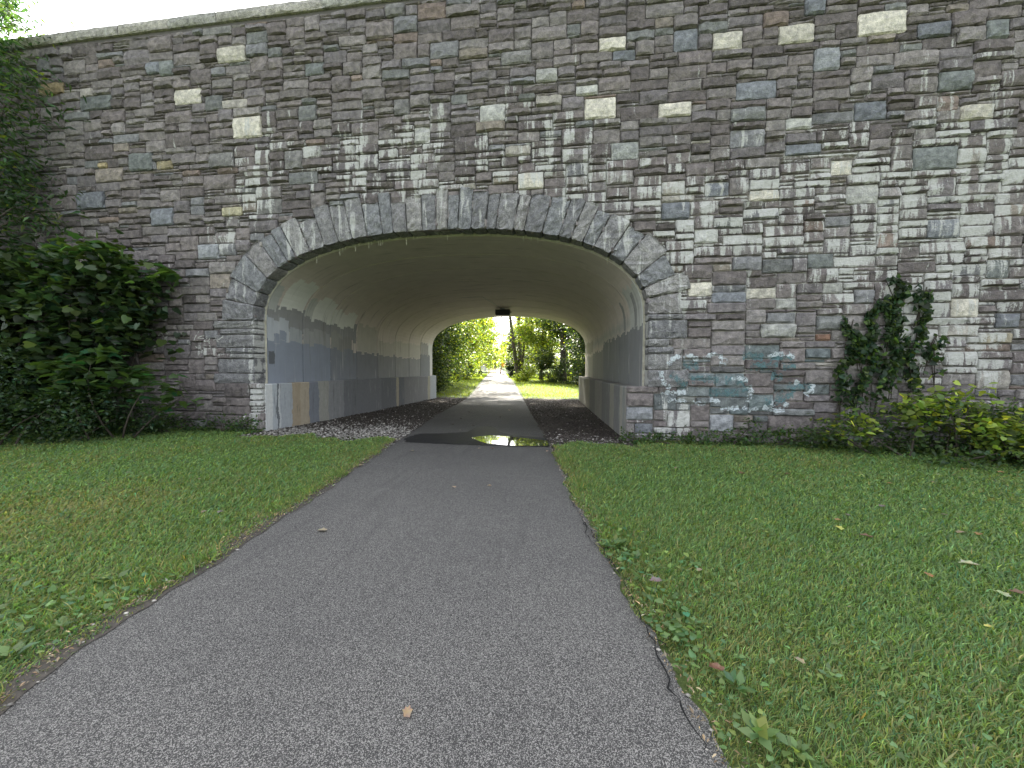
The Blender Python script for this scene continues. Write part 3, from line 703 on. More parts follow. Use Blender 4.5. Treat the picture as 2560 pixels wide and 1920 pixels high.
#@@VEG
# ================================================================== VEGETATION
T_OVAL = (np.array([(0, 0, 0), (.28, .42, .05), (-.28, .42, .05), (0, 1, -.06), (0, .5, 0)], np.float32), np.array([(0, 1, 4), (0, 4, 2), (1, 3, 4), (4, 3, 2)]))
T_QUAD = (np.array([(0, 0, 0), (.34, .5, .04), (0, 1, -.04), (-.34, .5, .04)], np.float32), np.array([(0, 1, 2), (0, 2, 3)]))
T_LANCE = (np.array([(0, 0, 0), (.15, .4, .04), (0, 1, -.12), (-.15, .4, .04)], np.float32), np.array([(0, 1, 2), (0, 2, 3)]))
def lobed():
    o = [(0, 0), (.30, -.06), (.52, .12), (.40, .30), (.58, .58), (.30, .60), (.20, .78), (0, 1.05), (-.20, .78), (-.30, .60), (-.58, .58), (-.40, .30), (-.52, .12), (-.30, -.06)]
    v = [(x, y, -.10*abs(x)-.08*y*y) for x, y in o]+[(0, .35, .04)]
    n = len(o); return np.array(v, np.float32), np.array([(n, i, (i+1) % n) for i in range(n)])
T_LOBE = lobed()
def heart():
    o = [(0, .06), (.25, -.08), (.46, .10), (.45, .40), (.22, .75), (0, 1.0), (-.22, .75), (-.45, .40), (-.46, .10), (-.25, -.08)]
    v = [(x, y, -.12*abs(x)-.06*y) for x, y in o]+[(0, .4, .03)]; n = len(o)
    return np.array(v, np.float32), np.array([(n, i, (i+1) % n) for i in range(n)])
T_HEART = heart()
def frames(n, out=None, droop=.35, flat=.55):
    """leaf axes: direction of the tip and normal. out (n,3) pulls the tips outward"""
    d = rng.normal(size=(n, 3)); d[:, 2] = d[:, 2]*.4-droop
    if out is not None: d = d*.8+out
    d /= np.linalg.norm(d, axis=1, keepdims=True)
    nn = rng.normal(size=(n, 3))*(1-flat)+np.array([0, 0, 1.])*flat*1.6
    if out is not None: nn += out*.35
    nn -= d*(nn*d).sum(1, keepdims=True); nn /= np.linalg.norm(nn, axis=1, keepdims=True)+1e-9
    s = np.cross(d, nn); return s, d, nn
def leaf_cols(n, base, var=.35, hue=.18, alt=None, altp=0.):
    b = np.array(base)*np.ones((n, 3)); 
    if alt is not None:
        m = rng.random(n) < altp; b[m] = np.array(alt)
    v = np.exp(rng.normal(size=(n, 1))*var); h = rng.normal(size=(n, 1))*hue
    b = b*v*np.concatenate([1+h, 1+h*.25, 1-h*.5], 1)
    return np.clip(np.concatenate([b, np.ones((n, 1))], 1), .003, .9)
def leaf_mesh(name, T, pos, size, fr, cols, mat, parent=None, kind=None):
    v, f = T; n, k = len(pos), len(v); s, d, nn = fr
    P = pos[:, None, :]+size[:, None, None]*(v[None, :, 0:1]*s[:, None, :]+v[None, :, 1:2]*d[:, None, :]+v[None, :, 2:3]*nn[:, None, :])
    F = (f[None]+(np.arange(n)*k)[:, None, None]).reshape(-1, f.shape[1])
    return mesh_np(name, P.reshape(-1, 3), F, mat, parent, kind, col=np.repeat(cols, k, 0))
LEAFSETS = {}
def foliage(parent, T, pos, size, base, n_single=0, out=None, droop=.35, flat=.55, var=.35, alt=None, altp=0., mat=None, kind='stuff', name='foliage', hue=.18):
    n = len(pos); fr = frames(n, out, droop, flat); cols = leaf_cols(n, base, var, hue, alt, altp); mat = mat or M['leaf']
    keep = np.ones(n, bool)
    if n_single:
        # the leaves on the side towards the camera, where they show largest
        d = np.linalg.norm(pos-np.array([0, 0, CAM_H]), axis=1); sc = size/d*(1+.3*rng.random(n))
        idx = np.argsort(-sc)[:n_single]; keep[idx] = False
        key = (parent.name,); protos = []
        for q in range(6):
            c = leaf_cols(1, base, var, hue, alt, altp)[0]
            protos.append(mesh_np('leaf', T[0], T[1], mat, col=np.repeat(c[None], len(T[0]), 0), do_link=False))
        inv = Matrix.Translation(parent.location).inverted()
        for i in idx:
            o = bpy.data.objects.new('leaf', protos[random.randrange(6)])
            A = Matrix.Identity(4)
            for r in range(3):
                A[r][0] = fr[0][i][r]*size[i]; A[r][1] = fr[1][i][r]*size[i]; A[r][2] = fr[2][i][r]*size[i]; A[r][3] = pos[i][r]
            C.objects.link(o); o.parent = parent; o.matrix_parent_inverse = inv; o.matrix_basis = A
    leaf_mesh(name, T, pos[keep], size[keep], tuple(q[keep] for q in fr), cols[keep], mat, parent, kind)
def ell_pts(n, c, r, clump=.0, k=60, shell=.55):
    """points in an ellipsoid gathered in clumps so that gaps stay open between them"""
    def samp(m):
        u = rng.normal(size=(m, 3)); u /= np.linalg.norm(u, axis=1, keepdims=True)
        return u*(shell+(1-shell)*rng.random((m, 1)))**(1/1.6)
    if clump <= 0: return samp(n)*np.array(r)+np.array(c)
    cc = samp(k)*np.array(r)+np.array(c); w = rng.random(k)+.25
    i = rng.choice(k, n, p=w/w.sum()); s = clump*(.6+.8*rng.random(k))[i]
    return cc[i]+rng.normal(size=(n, 3))*s[:, None]*np.array([1, 1, .65])
def bez(a, b, bend=.15, n=6):
    a, b = Vector(a), Vector(b); m = (a+b)/2+Vector((random.uniform(-1, 1), random.uniform(-1, 1), random.uniform(0, .6)))*(b-a).length*bend
    return [(a*(1-t)+m*t)*(1-t)+(m*(1-t)+b*t)*t for t in [i/n for i in range(n+1)]]
GREEN, DGREEN, YGREEN = (.055, .095, .026), (.030, .055, .022), (.12, .155, .022)
def tree(name, label, x, y, h, tr, blobs, n, ls, base, lean=(0, 0), clump=.45, k=60, alt=YGREEN, altp=.2, cat='tree', group=None, T=T_QUAD, limbs=True, low=0.):
    z = float(gz(y)); t = thing(name, label, cat, (x, y, z), group)
    m = MB(); top = Vector((x+lean[0], y+lean[1], z+h*.8)); P = bez((x, y, z-.2), top, .05, 7)
    m.tube(P, [tr*(1.35 if i == 0 else 1-.75*i/7) for i in range(8)], 8); m.build('trunk', M['bark'], t, smooth=True)
    if limbs:
        m = MB()
        for (dx, dy, dz, rx, ry, rz) in blobs:
            q = min(6, max(2, int((dz*.55/h)*7))); st = P[q]
            for s_ in range(3):
                e = Vector((x+dx+random.uniform(-.5, .5)*rx, y+dy+random.uniform(-.5, .5)*ry, z+dz+random.uniform(-.2, .6)*rz))
                m.tube(bez(st, e, .18, 5), [tr*.38, tr*.3, tr*.24, tr*.18, tr*.1, tr*.04], 6)
        m.build('limbs', M['bark'], t, 'stuff', smooth=True)
    tot_v = sum(b[3]*b[4]*b[5] for b in blobs); A = []
    for (dx, dy, dz, rx, ry, rz) in blobs:
        A.append(ell_pts(max(200, int(n*rx*ry*rz/tot_v)), (x+dx, y+dy, z+dz), (rx, ry, rz), clump, k))
    A = np.concatenate(A); A = A[A[:, 2] > gz(A[:, 1])+low]
    foliage(t, T, A, ls*(.6+.8*rng.random(len(A))), base, droop=.3, flat=.4, alt=alt, altp=altp, name='crown', kind='stuff')
    return t
def shrub(name, label, x, y, blobs, n, ls, base, clump=.25, k=50, T=T_OVAL, n_single=0, alt=None, altp=0, cat='shrub', stems=7, zmax=None, ymax=None, var=.35, droop=.35, flat=.55, group=None, shell=.55):
    z = float(gz(y)); t = thing(name, label, cat, (x, y, z), group)
    tot_v = sum((b[3]*b[4]*b[5])**.8 for b in blobs); A = []; m = MB()
    for (dx, dy, dz, rx, ry, rz) in blobs:
        A.append(ell_pts(int(n*(rx*ry*rz)**.8/tot_v), (x+dx, y+dy, z+dz), (rx, ry, rz), clump, k, shell))
        for s_ in range(max(1, stems//len(blobs))):
            e = (x+dx+random.uniform(-.6, .6)*rx, y+dy+random.uniform(-.5, .5)*ry, z+dz+random.uniform(.0, .7)*rz)
            b0 = (x+dx*.5+random.uniform(-.25, .25), y+dy*.5+random.uniform(-.15, .15), z-.05)
            m.tube(bez(b0, e, .16, 5), [.022, .02, .016, .012, .008, .004], 5)
    m.build('stems', M['twig'], t, 'stuff', smooth=True)
    A = np.concatenate(A); A = A[A[:, 2] > gz(A[:, 1])+.02]
    if ymax is not None: A = A[A[:, 1] < ymax]
    foliage(t, T, A, ls*(.6+.7*rng.random(len(A))), base, n_single=n_single, alt=alt, altp=altp, var=var, droop=droop, flat=flat)
    return t
# ---- left of the arch, against the wall
shrub('grape_shrub', 'wide dark leafy shrub climbing the wall left of the arch', -12.6, 7.3,
      [(-2.2, .2, 2.1, 1.9, 1.1, 2.3), (-.2, .3, 2.5, 1.7, .9, 2.0), (1.6, .5, 2.9, 1.2, .6, 1.35), (2.35, .8, 2.8, .75, .4, .9), (-3.6, -.3, 2.4, 1.8, 1.3, 2.3), (.4, .4, 1.0, 1.9, .8, 1.0)],
      20000, .17, (.036, .060, .028), .26, 85, T_HEART, 170, (.05, .085, .027), .2, ymax=8.62, var=.34, stems=5, flat=.6)
shrub('broad_leaved_sapling', 'bright green broad leaved sapling poking out low in front of the dark shrub', -9.45, 7.1,
      [(-.5, 0, 1.45, .95, .5, .42), (.35, .3, 1.15, .75, .45, .45), (-.9, -.1, .9, .6, .4, .4), (.85, .5, .75, .5, .3, .25)], 380, .19, (.055, .10, .030), .12, 26, T_LOBE, 90, stems=0, droop=.15, flat=.75, var=.22, ymax=8.6)
shrub('maple_shrub', 'maple leaved sprays topping the dark shrub just under the tree', -12.2, 7.5,
      [(-1.9, -.3, 4.35, 1.1, .5, .4), (-2.6, -.8, 3.9, .9, .5, .6), (1.0, .4, 4.15, 1.0, .5, .35), (2.4, .7, 3.75, .7, .3, .3)], 520, .25, (.055, .10, .035), .0, 40, T_LOBE, 80, stems=9, droop=.3, flat=.7, var=.3, ymax=8.6)
shrub('weedy_shrub', 'fine leaved dark undergrowth at the foot of the shrub by the left edge', -10.9, 5.6,
      [(-1.6, -.3, .9, 1.2, .8, .95), (-.4, .2, .7, 1.1, .7, .7), (.8, .9, .45, .9, .6, .45), (-2.4, -.6, 1.2, 1.0, .8, 1.0), (-.6, .6, 1.3, 1.0, .7, .8), (.9, 1.3, .7, .8, .5, .5), (1.6, 1.9, .4, .7, .4, .35)], 12500, .085, (.035, .062, .028), .16, 70, T_OVAL, 60, stems=10, var=.4)
tree('overhanging_tree', 'tree with drooping leaves at the far left, sunlit above the parapet', -14.75, 7.0, 13, .2,
     [(.3, .9, 9.9, 1.5, .8, 1.2), (-1.2, .6, 11.8, 2.6, 1.3, 1.8), (1.35, .95, 8.0, 1.1, .5, 1.1), (.9, .6, 6.3, 1.5, .8, 1.1), (1.7, .9, 5.2, 1.0, .5, .8), (-1.5, 0, 6.5, 1.8, 1.2, 2.2)], 26000, .17, (.040, .072, .030), clump=.33, k=60, altp=.04, T=T_LANCE)
# ---- vines and shrub right of the arch
def ivy():
    cols = [(2090, 1010, 2120, 800, .30), (2130, 1010, 2190, 755, .32), (2190, 1000, 2235, 715, .34), (2225, 960, 2240, 730, .22), (2260, 1000, 2295, 730, .22), (2150, 900, 2130, 830, .3), (2295, 900, 2335, 840, .12), (2330, 930, 2320, 860, .1), (2280, 780, 2300, 720, .14), (2240, 720, 2215, 700, .1)]
    x0, z0 = on_wall(2190, 1000); t = thing('ivy', 'dark ivy climbing the wall in uneven columns right of the arch', 'ivy', (x0, D-.1, 0)); P = []; m = MB()
    for (a, b, c, d, w) in cols:
        xa, za = on_wall(a, b); xb, zb = on_wall(c, d); w *= .55; n = int(330*w/.3*max(.5, (zb-za)))
        u = rng.random(n)**.8; ph = random.uniform(0, 6); P.append(np.stack([xa+(xb-xa)*u+.09*np.sin(u*9+ph)+.05*np.sin(u*23+ph)+rng.normal(size=n)*w*.5*(1.05-.6*u)*(.65+.5*np.sin(u*14+ph)**2), D-.09-rng.random(n)*.16*(1.2-u), za+(zb-za)*u+rng.normal(size=n)*.05], -1))
        for _ in range(2): m.tube(bez((xa+random.uniform(-.1, .1), D-.075, za-.3), (xb+random.uniform(-.08, .08), D-.075, zb), .04, 7), .008, 5)
    m.build('stems', M['twig'], t, 'stuff'); P = np.concatenate(P)
    out = np.tile(np.array([0, -.6, -.7]), (len(P), 1))
    foliage(t, T_HEART, P, .085*(.6+.8*rng.random(len(P))), (.030, .054, .024), n_single=140, out=out, flat=.1, alt=(.07, .11, .03), altp=.12)
ivy()
gx = lambda px, dep: at_depth(px, dep)
shrub('yellow_green_shrub', 'low spreading yellow green shrub at the foot of the wall on the right', 7.0, 7.35,
      [(-1.9, .55, .5, .4, .25, .2), (-.75, .5, .78, .42, .3, .3), (-.2, .55, .98, .4, .25, .22), (.3, .2, .62, .7, .45, .26), (1.2, .0, .42, .8, .5, .26), (.2, -.1, .34, .7, .4, .22), (2.1, -.2, .34, .7, .5, .3)], 2300, .10, (.125, .175, .035), .14, 34, T_HEART, 160, (.25, .29, .05), .35, stems=4, var=.38, ymax=8.6, flat=.55, droop=.2)
shrub('dark_undergrowth', 'dark green leafy undergrowth below the ivy on the right', 5.9, 7.5,
      [(-.9, .4, .3, .7, .35, .35), (.1, .5, .5, .8, .35, .5), (.9, .4, .5, .8, .4, .5), (1.9, .4, .5, .9, .5, .45), (1.5, .1, .3, .9, .5, .3), (3.0, .1, .35, .8, .5, .35), (.6, -.5, .16, 1.0, .35, .2), (2.0, -.9, .16, 1.2, .3, .22), (3.0, -1.1, .2, 1.0, .3, .25)], 8500, .085, (.042, .072, .026), .14, 55, T_OVAL, 80, (.08, .12, .03), .15, stems=5, ymax=8.6, flat=.65)
shrub('trailing_weeds', 'thin trailing weeds along the wall foot right of the arch', 3.2, 8.3, [(-1.6, .1, .1, .6, .2, .14), (-.2, .1, .12, .9, .22, .16), (1.2, .05, .16, .9, .25, .2), (.5, .15, .3, .15, .08, .3)], 2600, .075, (.048, .085, .026), .08, 60, T_OVAL, 0, stems=6, ymax=8.63)
shrub('creeping_weeds', 'low creeping weeds between the wall foot and the left plinth', -8.2, 8.2, [(-1.0, .1, .12, .9, .3, .16), (.2, .15, .2, .6, .25, .22), (.7, .2, .15, .4, .2, .22), (-2.0, -.3, .14, .9, .4, .16), (-3.2, -1.2, .15, 1.2, .5, .18), (-1.6, -.2, .28, .8, .3, .3), (-2.3, -.8, .25, .9, .4, .28)], 4600, .075, (.045, .080, .026), .09, 80, T_OVAL, 0, stems=6, ymax=8.63)
# ---- beyond the bridge
def PT(px, dep): return at_depth(px, dep)
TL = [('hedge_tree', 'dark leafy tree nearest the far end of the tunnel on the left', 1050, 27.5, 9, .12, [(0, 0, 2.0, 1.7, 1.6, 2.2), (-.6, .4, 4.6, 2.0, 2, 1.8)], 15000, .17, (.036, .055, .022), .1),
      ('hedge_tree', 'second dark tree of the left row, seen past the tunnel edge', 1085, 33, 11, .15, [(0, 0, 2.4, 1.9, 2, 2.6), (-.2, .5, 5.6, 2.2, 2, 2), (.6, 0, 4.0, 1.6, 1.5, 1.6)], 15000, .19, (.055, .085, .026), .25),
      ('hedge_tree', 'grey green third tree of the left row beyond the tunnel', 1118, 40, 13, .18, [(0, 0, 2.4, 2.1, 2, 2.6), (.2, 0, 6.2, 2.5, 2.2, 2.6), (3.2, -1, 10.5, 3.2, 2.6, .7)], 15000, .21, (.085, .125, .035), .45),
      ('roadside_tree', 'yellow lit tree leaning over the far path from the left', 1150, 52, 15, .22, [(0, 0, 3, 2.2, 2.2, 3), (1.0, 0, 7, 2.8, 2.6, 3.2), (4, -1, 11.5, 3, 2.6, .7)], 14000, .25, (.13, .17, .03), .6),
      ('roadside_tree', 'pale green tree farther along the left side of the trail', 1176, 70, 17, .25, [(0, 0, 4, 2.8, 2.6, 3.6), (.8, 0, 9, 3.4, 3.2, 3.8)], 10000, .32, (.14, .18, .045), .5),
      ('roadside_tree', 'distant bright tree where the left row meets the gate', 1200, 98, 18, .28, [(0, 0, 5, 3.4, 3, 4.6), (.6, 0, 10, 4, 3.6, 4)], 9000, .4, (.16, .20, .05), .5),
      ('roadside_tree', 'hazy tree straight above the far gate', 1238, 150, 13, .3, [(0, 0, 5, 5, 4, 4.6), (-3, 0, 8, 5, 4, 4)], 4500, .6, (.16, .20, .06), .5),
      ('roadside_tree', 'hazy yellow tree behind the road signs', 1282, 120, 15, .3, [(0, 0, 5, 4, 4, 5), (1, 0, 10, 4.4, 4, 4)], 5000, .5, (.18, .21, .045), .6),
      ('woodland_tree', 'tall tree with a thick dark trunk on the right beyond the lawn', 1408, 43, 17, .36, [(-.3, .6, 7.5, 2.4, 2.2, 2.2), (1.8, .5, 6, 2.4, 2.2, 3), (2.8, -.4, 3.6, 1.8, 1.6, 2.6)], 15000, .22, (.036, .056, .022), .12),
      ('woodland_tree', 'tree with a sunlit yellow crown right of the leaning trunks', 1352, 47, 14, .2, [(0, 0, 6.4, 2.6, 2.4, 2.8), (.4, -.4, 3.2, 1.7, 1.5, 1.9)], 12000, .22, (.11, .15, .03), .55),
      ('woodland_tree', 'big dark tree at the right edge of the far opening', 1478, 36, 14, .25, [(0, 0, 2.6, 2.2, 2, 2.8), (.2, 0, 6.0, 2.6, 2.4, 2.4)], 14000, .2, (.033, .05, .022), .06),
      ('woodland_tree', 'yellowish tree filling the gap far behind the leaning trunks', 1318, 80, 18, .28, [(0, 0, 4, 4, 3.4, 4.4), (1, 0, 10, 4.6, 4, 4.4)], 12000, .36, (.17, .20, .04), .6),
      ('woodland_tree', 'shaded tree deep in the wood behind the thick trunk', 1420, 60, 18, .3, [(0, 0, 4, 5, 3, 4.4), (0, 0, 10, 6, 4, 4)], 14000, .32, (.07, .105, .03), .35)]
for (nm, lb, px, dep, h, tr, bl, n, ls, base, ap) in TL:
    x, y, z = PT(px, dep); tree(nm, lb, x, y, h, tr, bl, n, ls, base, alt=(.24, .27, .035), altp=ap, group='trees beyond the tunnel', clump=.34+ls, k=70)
# leaning bare trunks
x, y, z = PT(1299, 52)
t = thing('leaning_tree', 'leaning dark trunks forking to the left against the sky gap', 'tree', (x, y, z), 'trees beyond the tunnel')
for (dx, hh, r_) in ((-1.1, 11, .26), (-.15, 12, .30), (1.5, 12, .16)):
    m = MB(); m.tube(bez((x+dx*.1, y, z-.2), (x+dx*1.05-.35, y+random.uniform(-1, 1), z+hh), .03, 7), [r_*(1.2-.1*i) for i in range(8)], 8); m.build('trunk', M['bark'], t, smooth=True)
A = np.concatenate([ell_pts(2200, (x-1.5, y, z+10.5), (3.0, 2.4, 2), .5, 40), ell_pts(700, (x, y, z+3.2), (.8, .8, 2.4), .3, 20)])
foliage(t, T_QUAD, A, .22*(.6+.8*rng.random(len(A))), (.06, .09, .024), alt=(.14, .165, .022), altp=.4, name='crown')
# added tree: boughs set out of view along sun rays to shade the tunnel
x, y = -11.2, 31.5; z = float(gz(y))
t = thing('added_shade_tree', 'added tree on the left, its boughs placed out of view outside the far portal to shade the tunnel', 'tree', (x, y, z), 'trees beyond the tunnel')
m = MB(); P = bez((x, y, z-.2), (x+1.4, y-.5, z+9), .04, 7); m.tube(P, [.3, .26, .23, .2, .17, .14, .1, .05], 8); m.build('trunk', M['bark'], t, smooth=True)
cen = []
m = MB()
for i in range(80):
    p = Vector((random.uniform(-8.6, 2.2), random.uniform(17.8, 23.5), -.2)); s_ = random.uniform(7.6, 10.5)
    q = p+Vector((sdir.x, sdir.y, sdir.z))*(s_/math.hypot(sdir.x, sdir.y)); cen.append(q)
    if i % 5 == 0: m.tube(bez(P[4+i % 3], q, .1, 6), [.1, .09, .07, .055, .04, .025, .01], 6)
m.build('limbs', M['bark'], t, 'stuff', smooth=True)
cen = np.array([tuple(c) for c in cen]); i = rng.integers(0, len(cen), 9000); A = cen[i]+rng.normal(size=(9000, 3))*.42
foliage(t, T_QUAD, A, .26*(.7+.6*rng.random(9000)), (.06, .09, .024), alt=(.14, .165, .022), altp=.2, name='crown', flat=.6)
SH = [('woodland_shrub', 'dark shrub at the lawn edge under the thick trunk', 1424, 39, [(0, 0, 1.2, 1.9, 1.2, 1.4), (1.4, .3, 1.5, 1.4, 1, 1.6)], 6500, .15, (.034, .05, .022), .05),
      ('woodland_shrub', 'dark mounded shrub beside the sunlit bush', 1372, 41, [(0, 0, 1.3, 1.4, 1.1, 1.5), (-.4, .4, 2.6, 1.0, 1, 1.2)], 6500, .15, (.036, .055, .022), .12),
      ('woodland_shrub', 'sunlit yellow bush spilling on to the lawn right of the far path', 1308, 44, [(0, 0, .55, .8, .8, .7), (.5, .3, 1.2, .7, .7, .9), (-.3, -.5, .3, .8, .6, .4)], 2600, .15, (.25, .28, .04), .5),
      ('vine_column', 'narrow dark column of vines standing right of the far path', 1281, 57, [(0, 0, 2.4, .9, .9, 2.6), (0, 0, 5.4, .65, .7, 1.9), (.7, 0, 1.2, 1.3, .9, 1.4)], 8000, .19, (.028, .042, .020), .04),
      ('woodland_shrub', 'shadowy bush between the vine column and the mounded shrub', 1325, 54, [(0, 0, 1.6, 1.6, 1, 1.8), (.6, 0, 3.2, 1.2, 1, 1.4)], 5000, .19, (.038, .056, .022), .1),
      ('woodland_shrub', 'low grey green bush hugging the left lawn edge past the portal', 1095, 29, [(0, 0, .7, .7, 1, .8), (-.6, -.8, .9, .7, 1, 1)], 4500, .12, (.04, .062, .026), .1),
      ('woodland_shrub', 'pale feathery bush on the left just before the info board', 1158, 48, [(0, 0, 1.2, 1.3, 1.2, 1.4)], 4000, .17, (.075, .10, .04), .3)]
for (nm, lb, px, dep, bl, n, ls, base, ap) in SH:
    x, y, z = PT(px, dep); shrub(nm, lb, x, y, bl, n, ls, base, .22, 60, T_QUAD, alt=(.15, .18, .025), altp=ap, group='shrubs beyond the tunnel', stems=5)
m = mesh_np  # far wood closing the view
def far_wood():
    A = []
    for i in range(46):
        px = 1000+i*12; x, y, z = PT(px, random.uniform(165, 230)); hh = random.uniform(9, 15) if abs(px-1256) > 24 else 7
        A.append(ell_pts(420, (x, y, z+hh*.5), (4.5, 4, hh*.55), .9, 14))
    A = np.concatenate(A); fr = frames(len(A), None, .3, .4)
    o = leaf_mesh('far_wood', T_QUAD, A, .9*(.6+.8*rng.random(len(A))), fr, leaf_cols(len(A), (.17, .21, .07), .35, .18, (.26, .28, .06), .4), M['leaf'], None, 'stuff')
    tag(o, 'far pale wood closing the view at the end of the trail', 'wood')
far_wood()
# ================================================================== LAWNS
def lawn_ok(X, Y):
    l, r = path_l(Y)+wob(Y, .5), path_r(Y)+wob(Y, 2.2)*1.3
    edge = .05+.10*(.5+.5*np.sin(Y*1.9+.4))*(.5+.5*np.sin(Y*4.7))+.03*np.sin(Y*13)
    left = X < l-edge*(rng.random(X.shape) > .22); right = X > r+.01+.03*np.sin(Y*7)
    under = (Y > 7.95+.25*np.sin(X*3)+.15*np.sin(X*7.3)) & (X > XC-W+.15) & (X < XC+W-.25)
    return (left | right) & ~under & (Y < D-.05)
def tufts():
    n = 5200; Y = rng.uniform(.8, 8.5, n*3); side = rng.random(n*3) < .42
    X = np.where(side, path_l(Y)-.05-rng.exponential(.22, n*3), path_r(Y)+.02+rng.exponential(.20, n*3))
    far_ = rng.random(n*3) < .35; X = np.where(far_, rng.uniform(-13, 9, n*3), X)
    cl = vnoise(X, Y, 2.3, 7); keep = lawn_ok(X, Y) & (cl > .15) & (np.hypot(X, Y) > 1.1); X, Y = X[keep], Y[keep]
    X = np.repeat(X, 3)+rng.normal(size=len(X)*3)*.018; Y = np.repeat(Y, 3)+rng.normal(size=len(Y)*3)*.018; m = len(X)
    P = np.stack([X, Y, gz(Y)-.004], -1); fr = frames(m, np.tile(np.array([.12, .05, .95]), (m, 1)), -.1, 0)
    T = (np.array([(-.03, 0, 0), (.03, 0, 0), (.026, .5, .02), (-.026, .5, .02), (0, .85, -.14)], np.float32), np.array([(0, 1, 2), (0, 2, 3), (3, 2, 4)]))
    o = leaf_mesh('grass_tufts', T, P, .06+.07*rng.random(m), fr, leaf_cols(m, (.16, .25, .075), .3, .2, (.30, .27, .12), .22), M['blade'], None, 'stuff')
    tag(o, 'longer uncut grass tufts along the path edges and in the lawn', 'grass')
    n = 5200; Y = rng.uniform(.8, 8.6, n); q = rng.random(n)
    X = np.where(q < .4, path_l(Y)-.02-rng.exponential(.10, n), np.where(q < .62, path_r(Y)+rng.exponential(.07, n)-.03, rng.uniform(-13, 9, n))); Y = np.where((q > .62) & (rng.random(n) < .5), 8.62-rng.exponential(.22, n), Y)
    ok = (np.hypot(X, Y) > 1) & ((X < path_l(Y)+.05) | (X > path_r(Y)-.08)) & ~((Y > 7.9) & (X > XC-W) & (X < XC+W)); X, Y = X[ok], Y[ok]; m = len(X)
    P = np.stack([X, Y, gz(Y)+.022+.012*rng.random(m)], -1); fr = frames(m, None, 0, .9)
    o = leaf_mesh('leaf_litter', T_LANCE, P, .012+.03*rng.random(m)**2, fr, leaf_cols(m, (.20, .145, .09), .45, .15, (.34, .28, .18), .3), M['deadleaf'], None, 'stuff')
    tag(o, 'dry bits of leaf and twig gathered along the path edges and wall foot', 'litter')
def vnoise(X, Y, s, k=0):
    return (np.sin(X*s+1.3*k)*np.cos(Y*s*1.13+k)+.6*np.sin(X*s*2.3-Y*s*1.7+k*2)+.35*np.sin(X*s*4.9+Y*s*4.1+k))/1.95
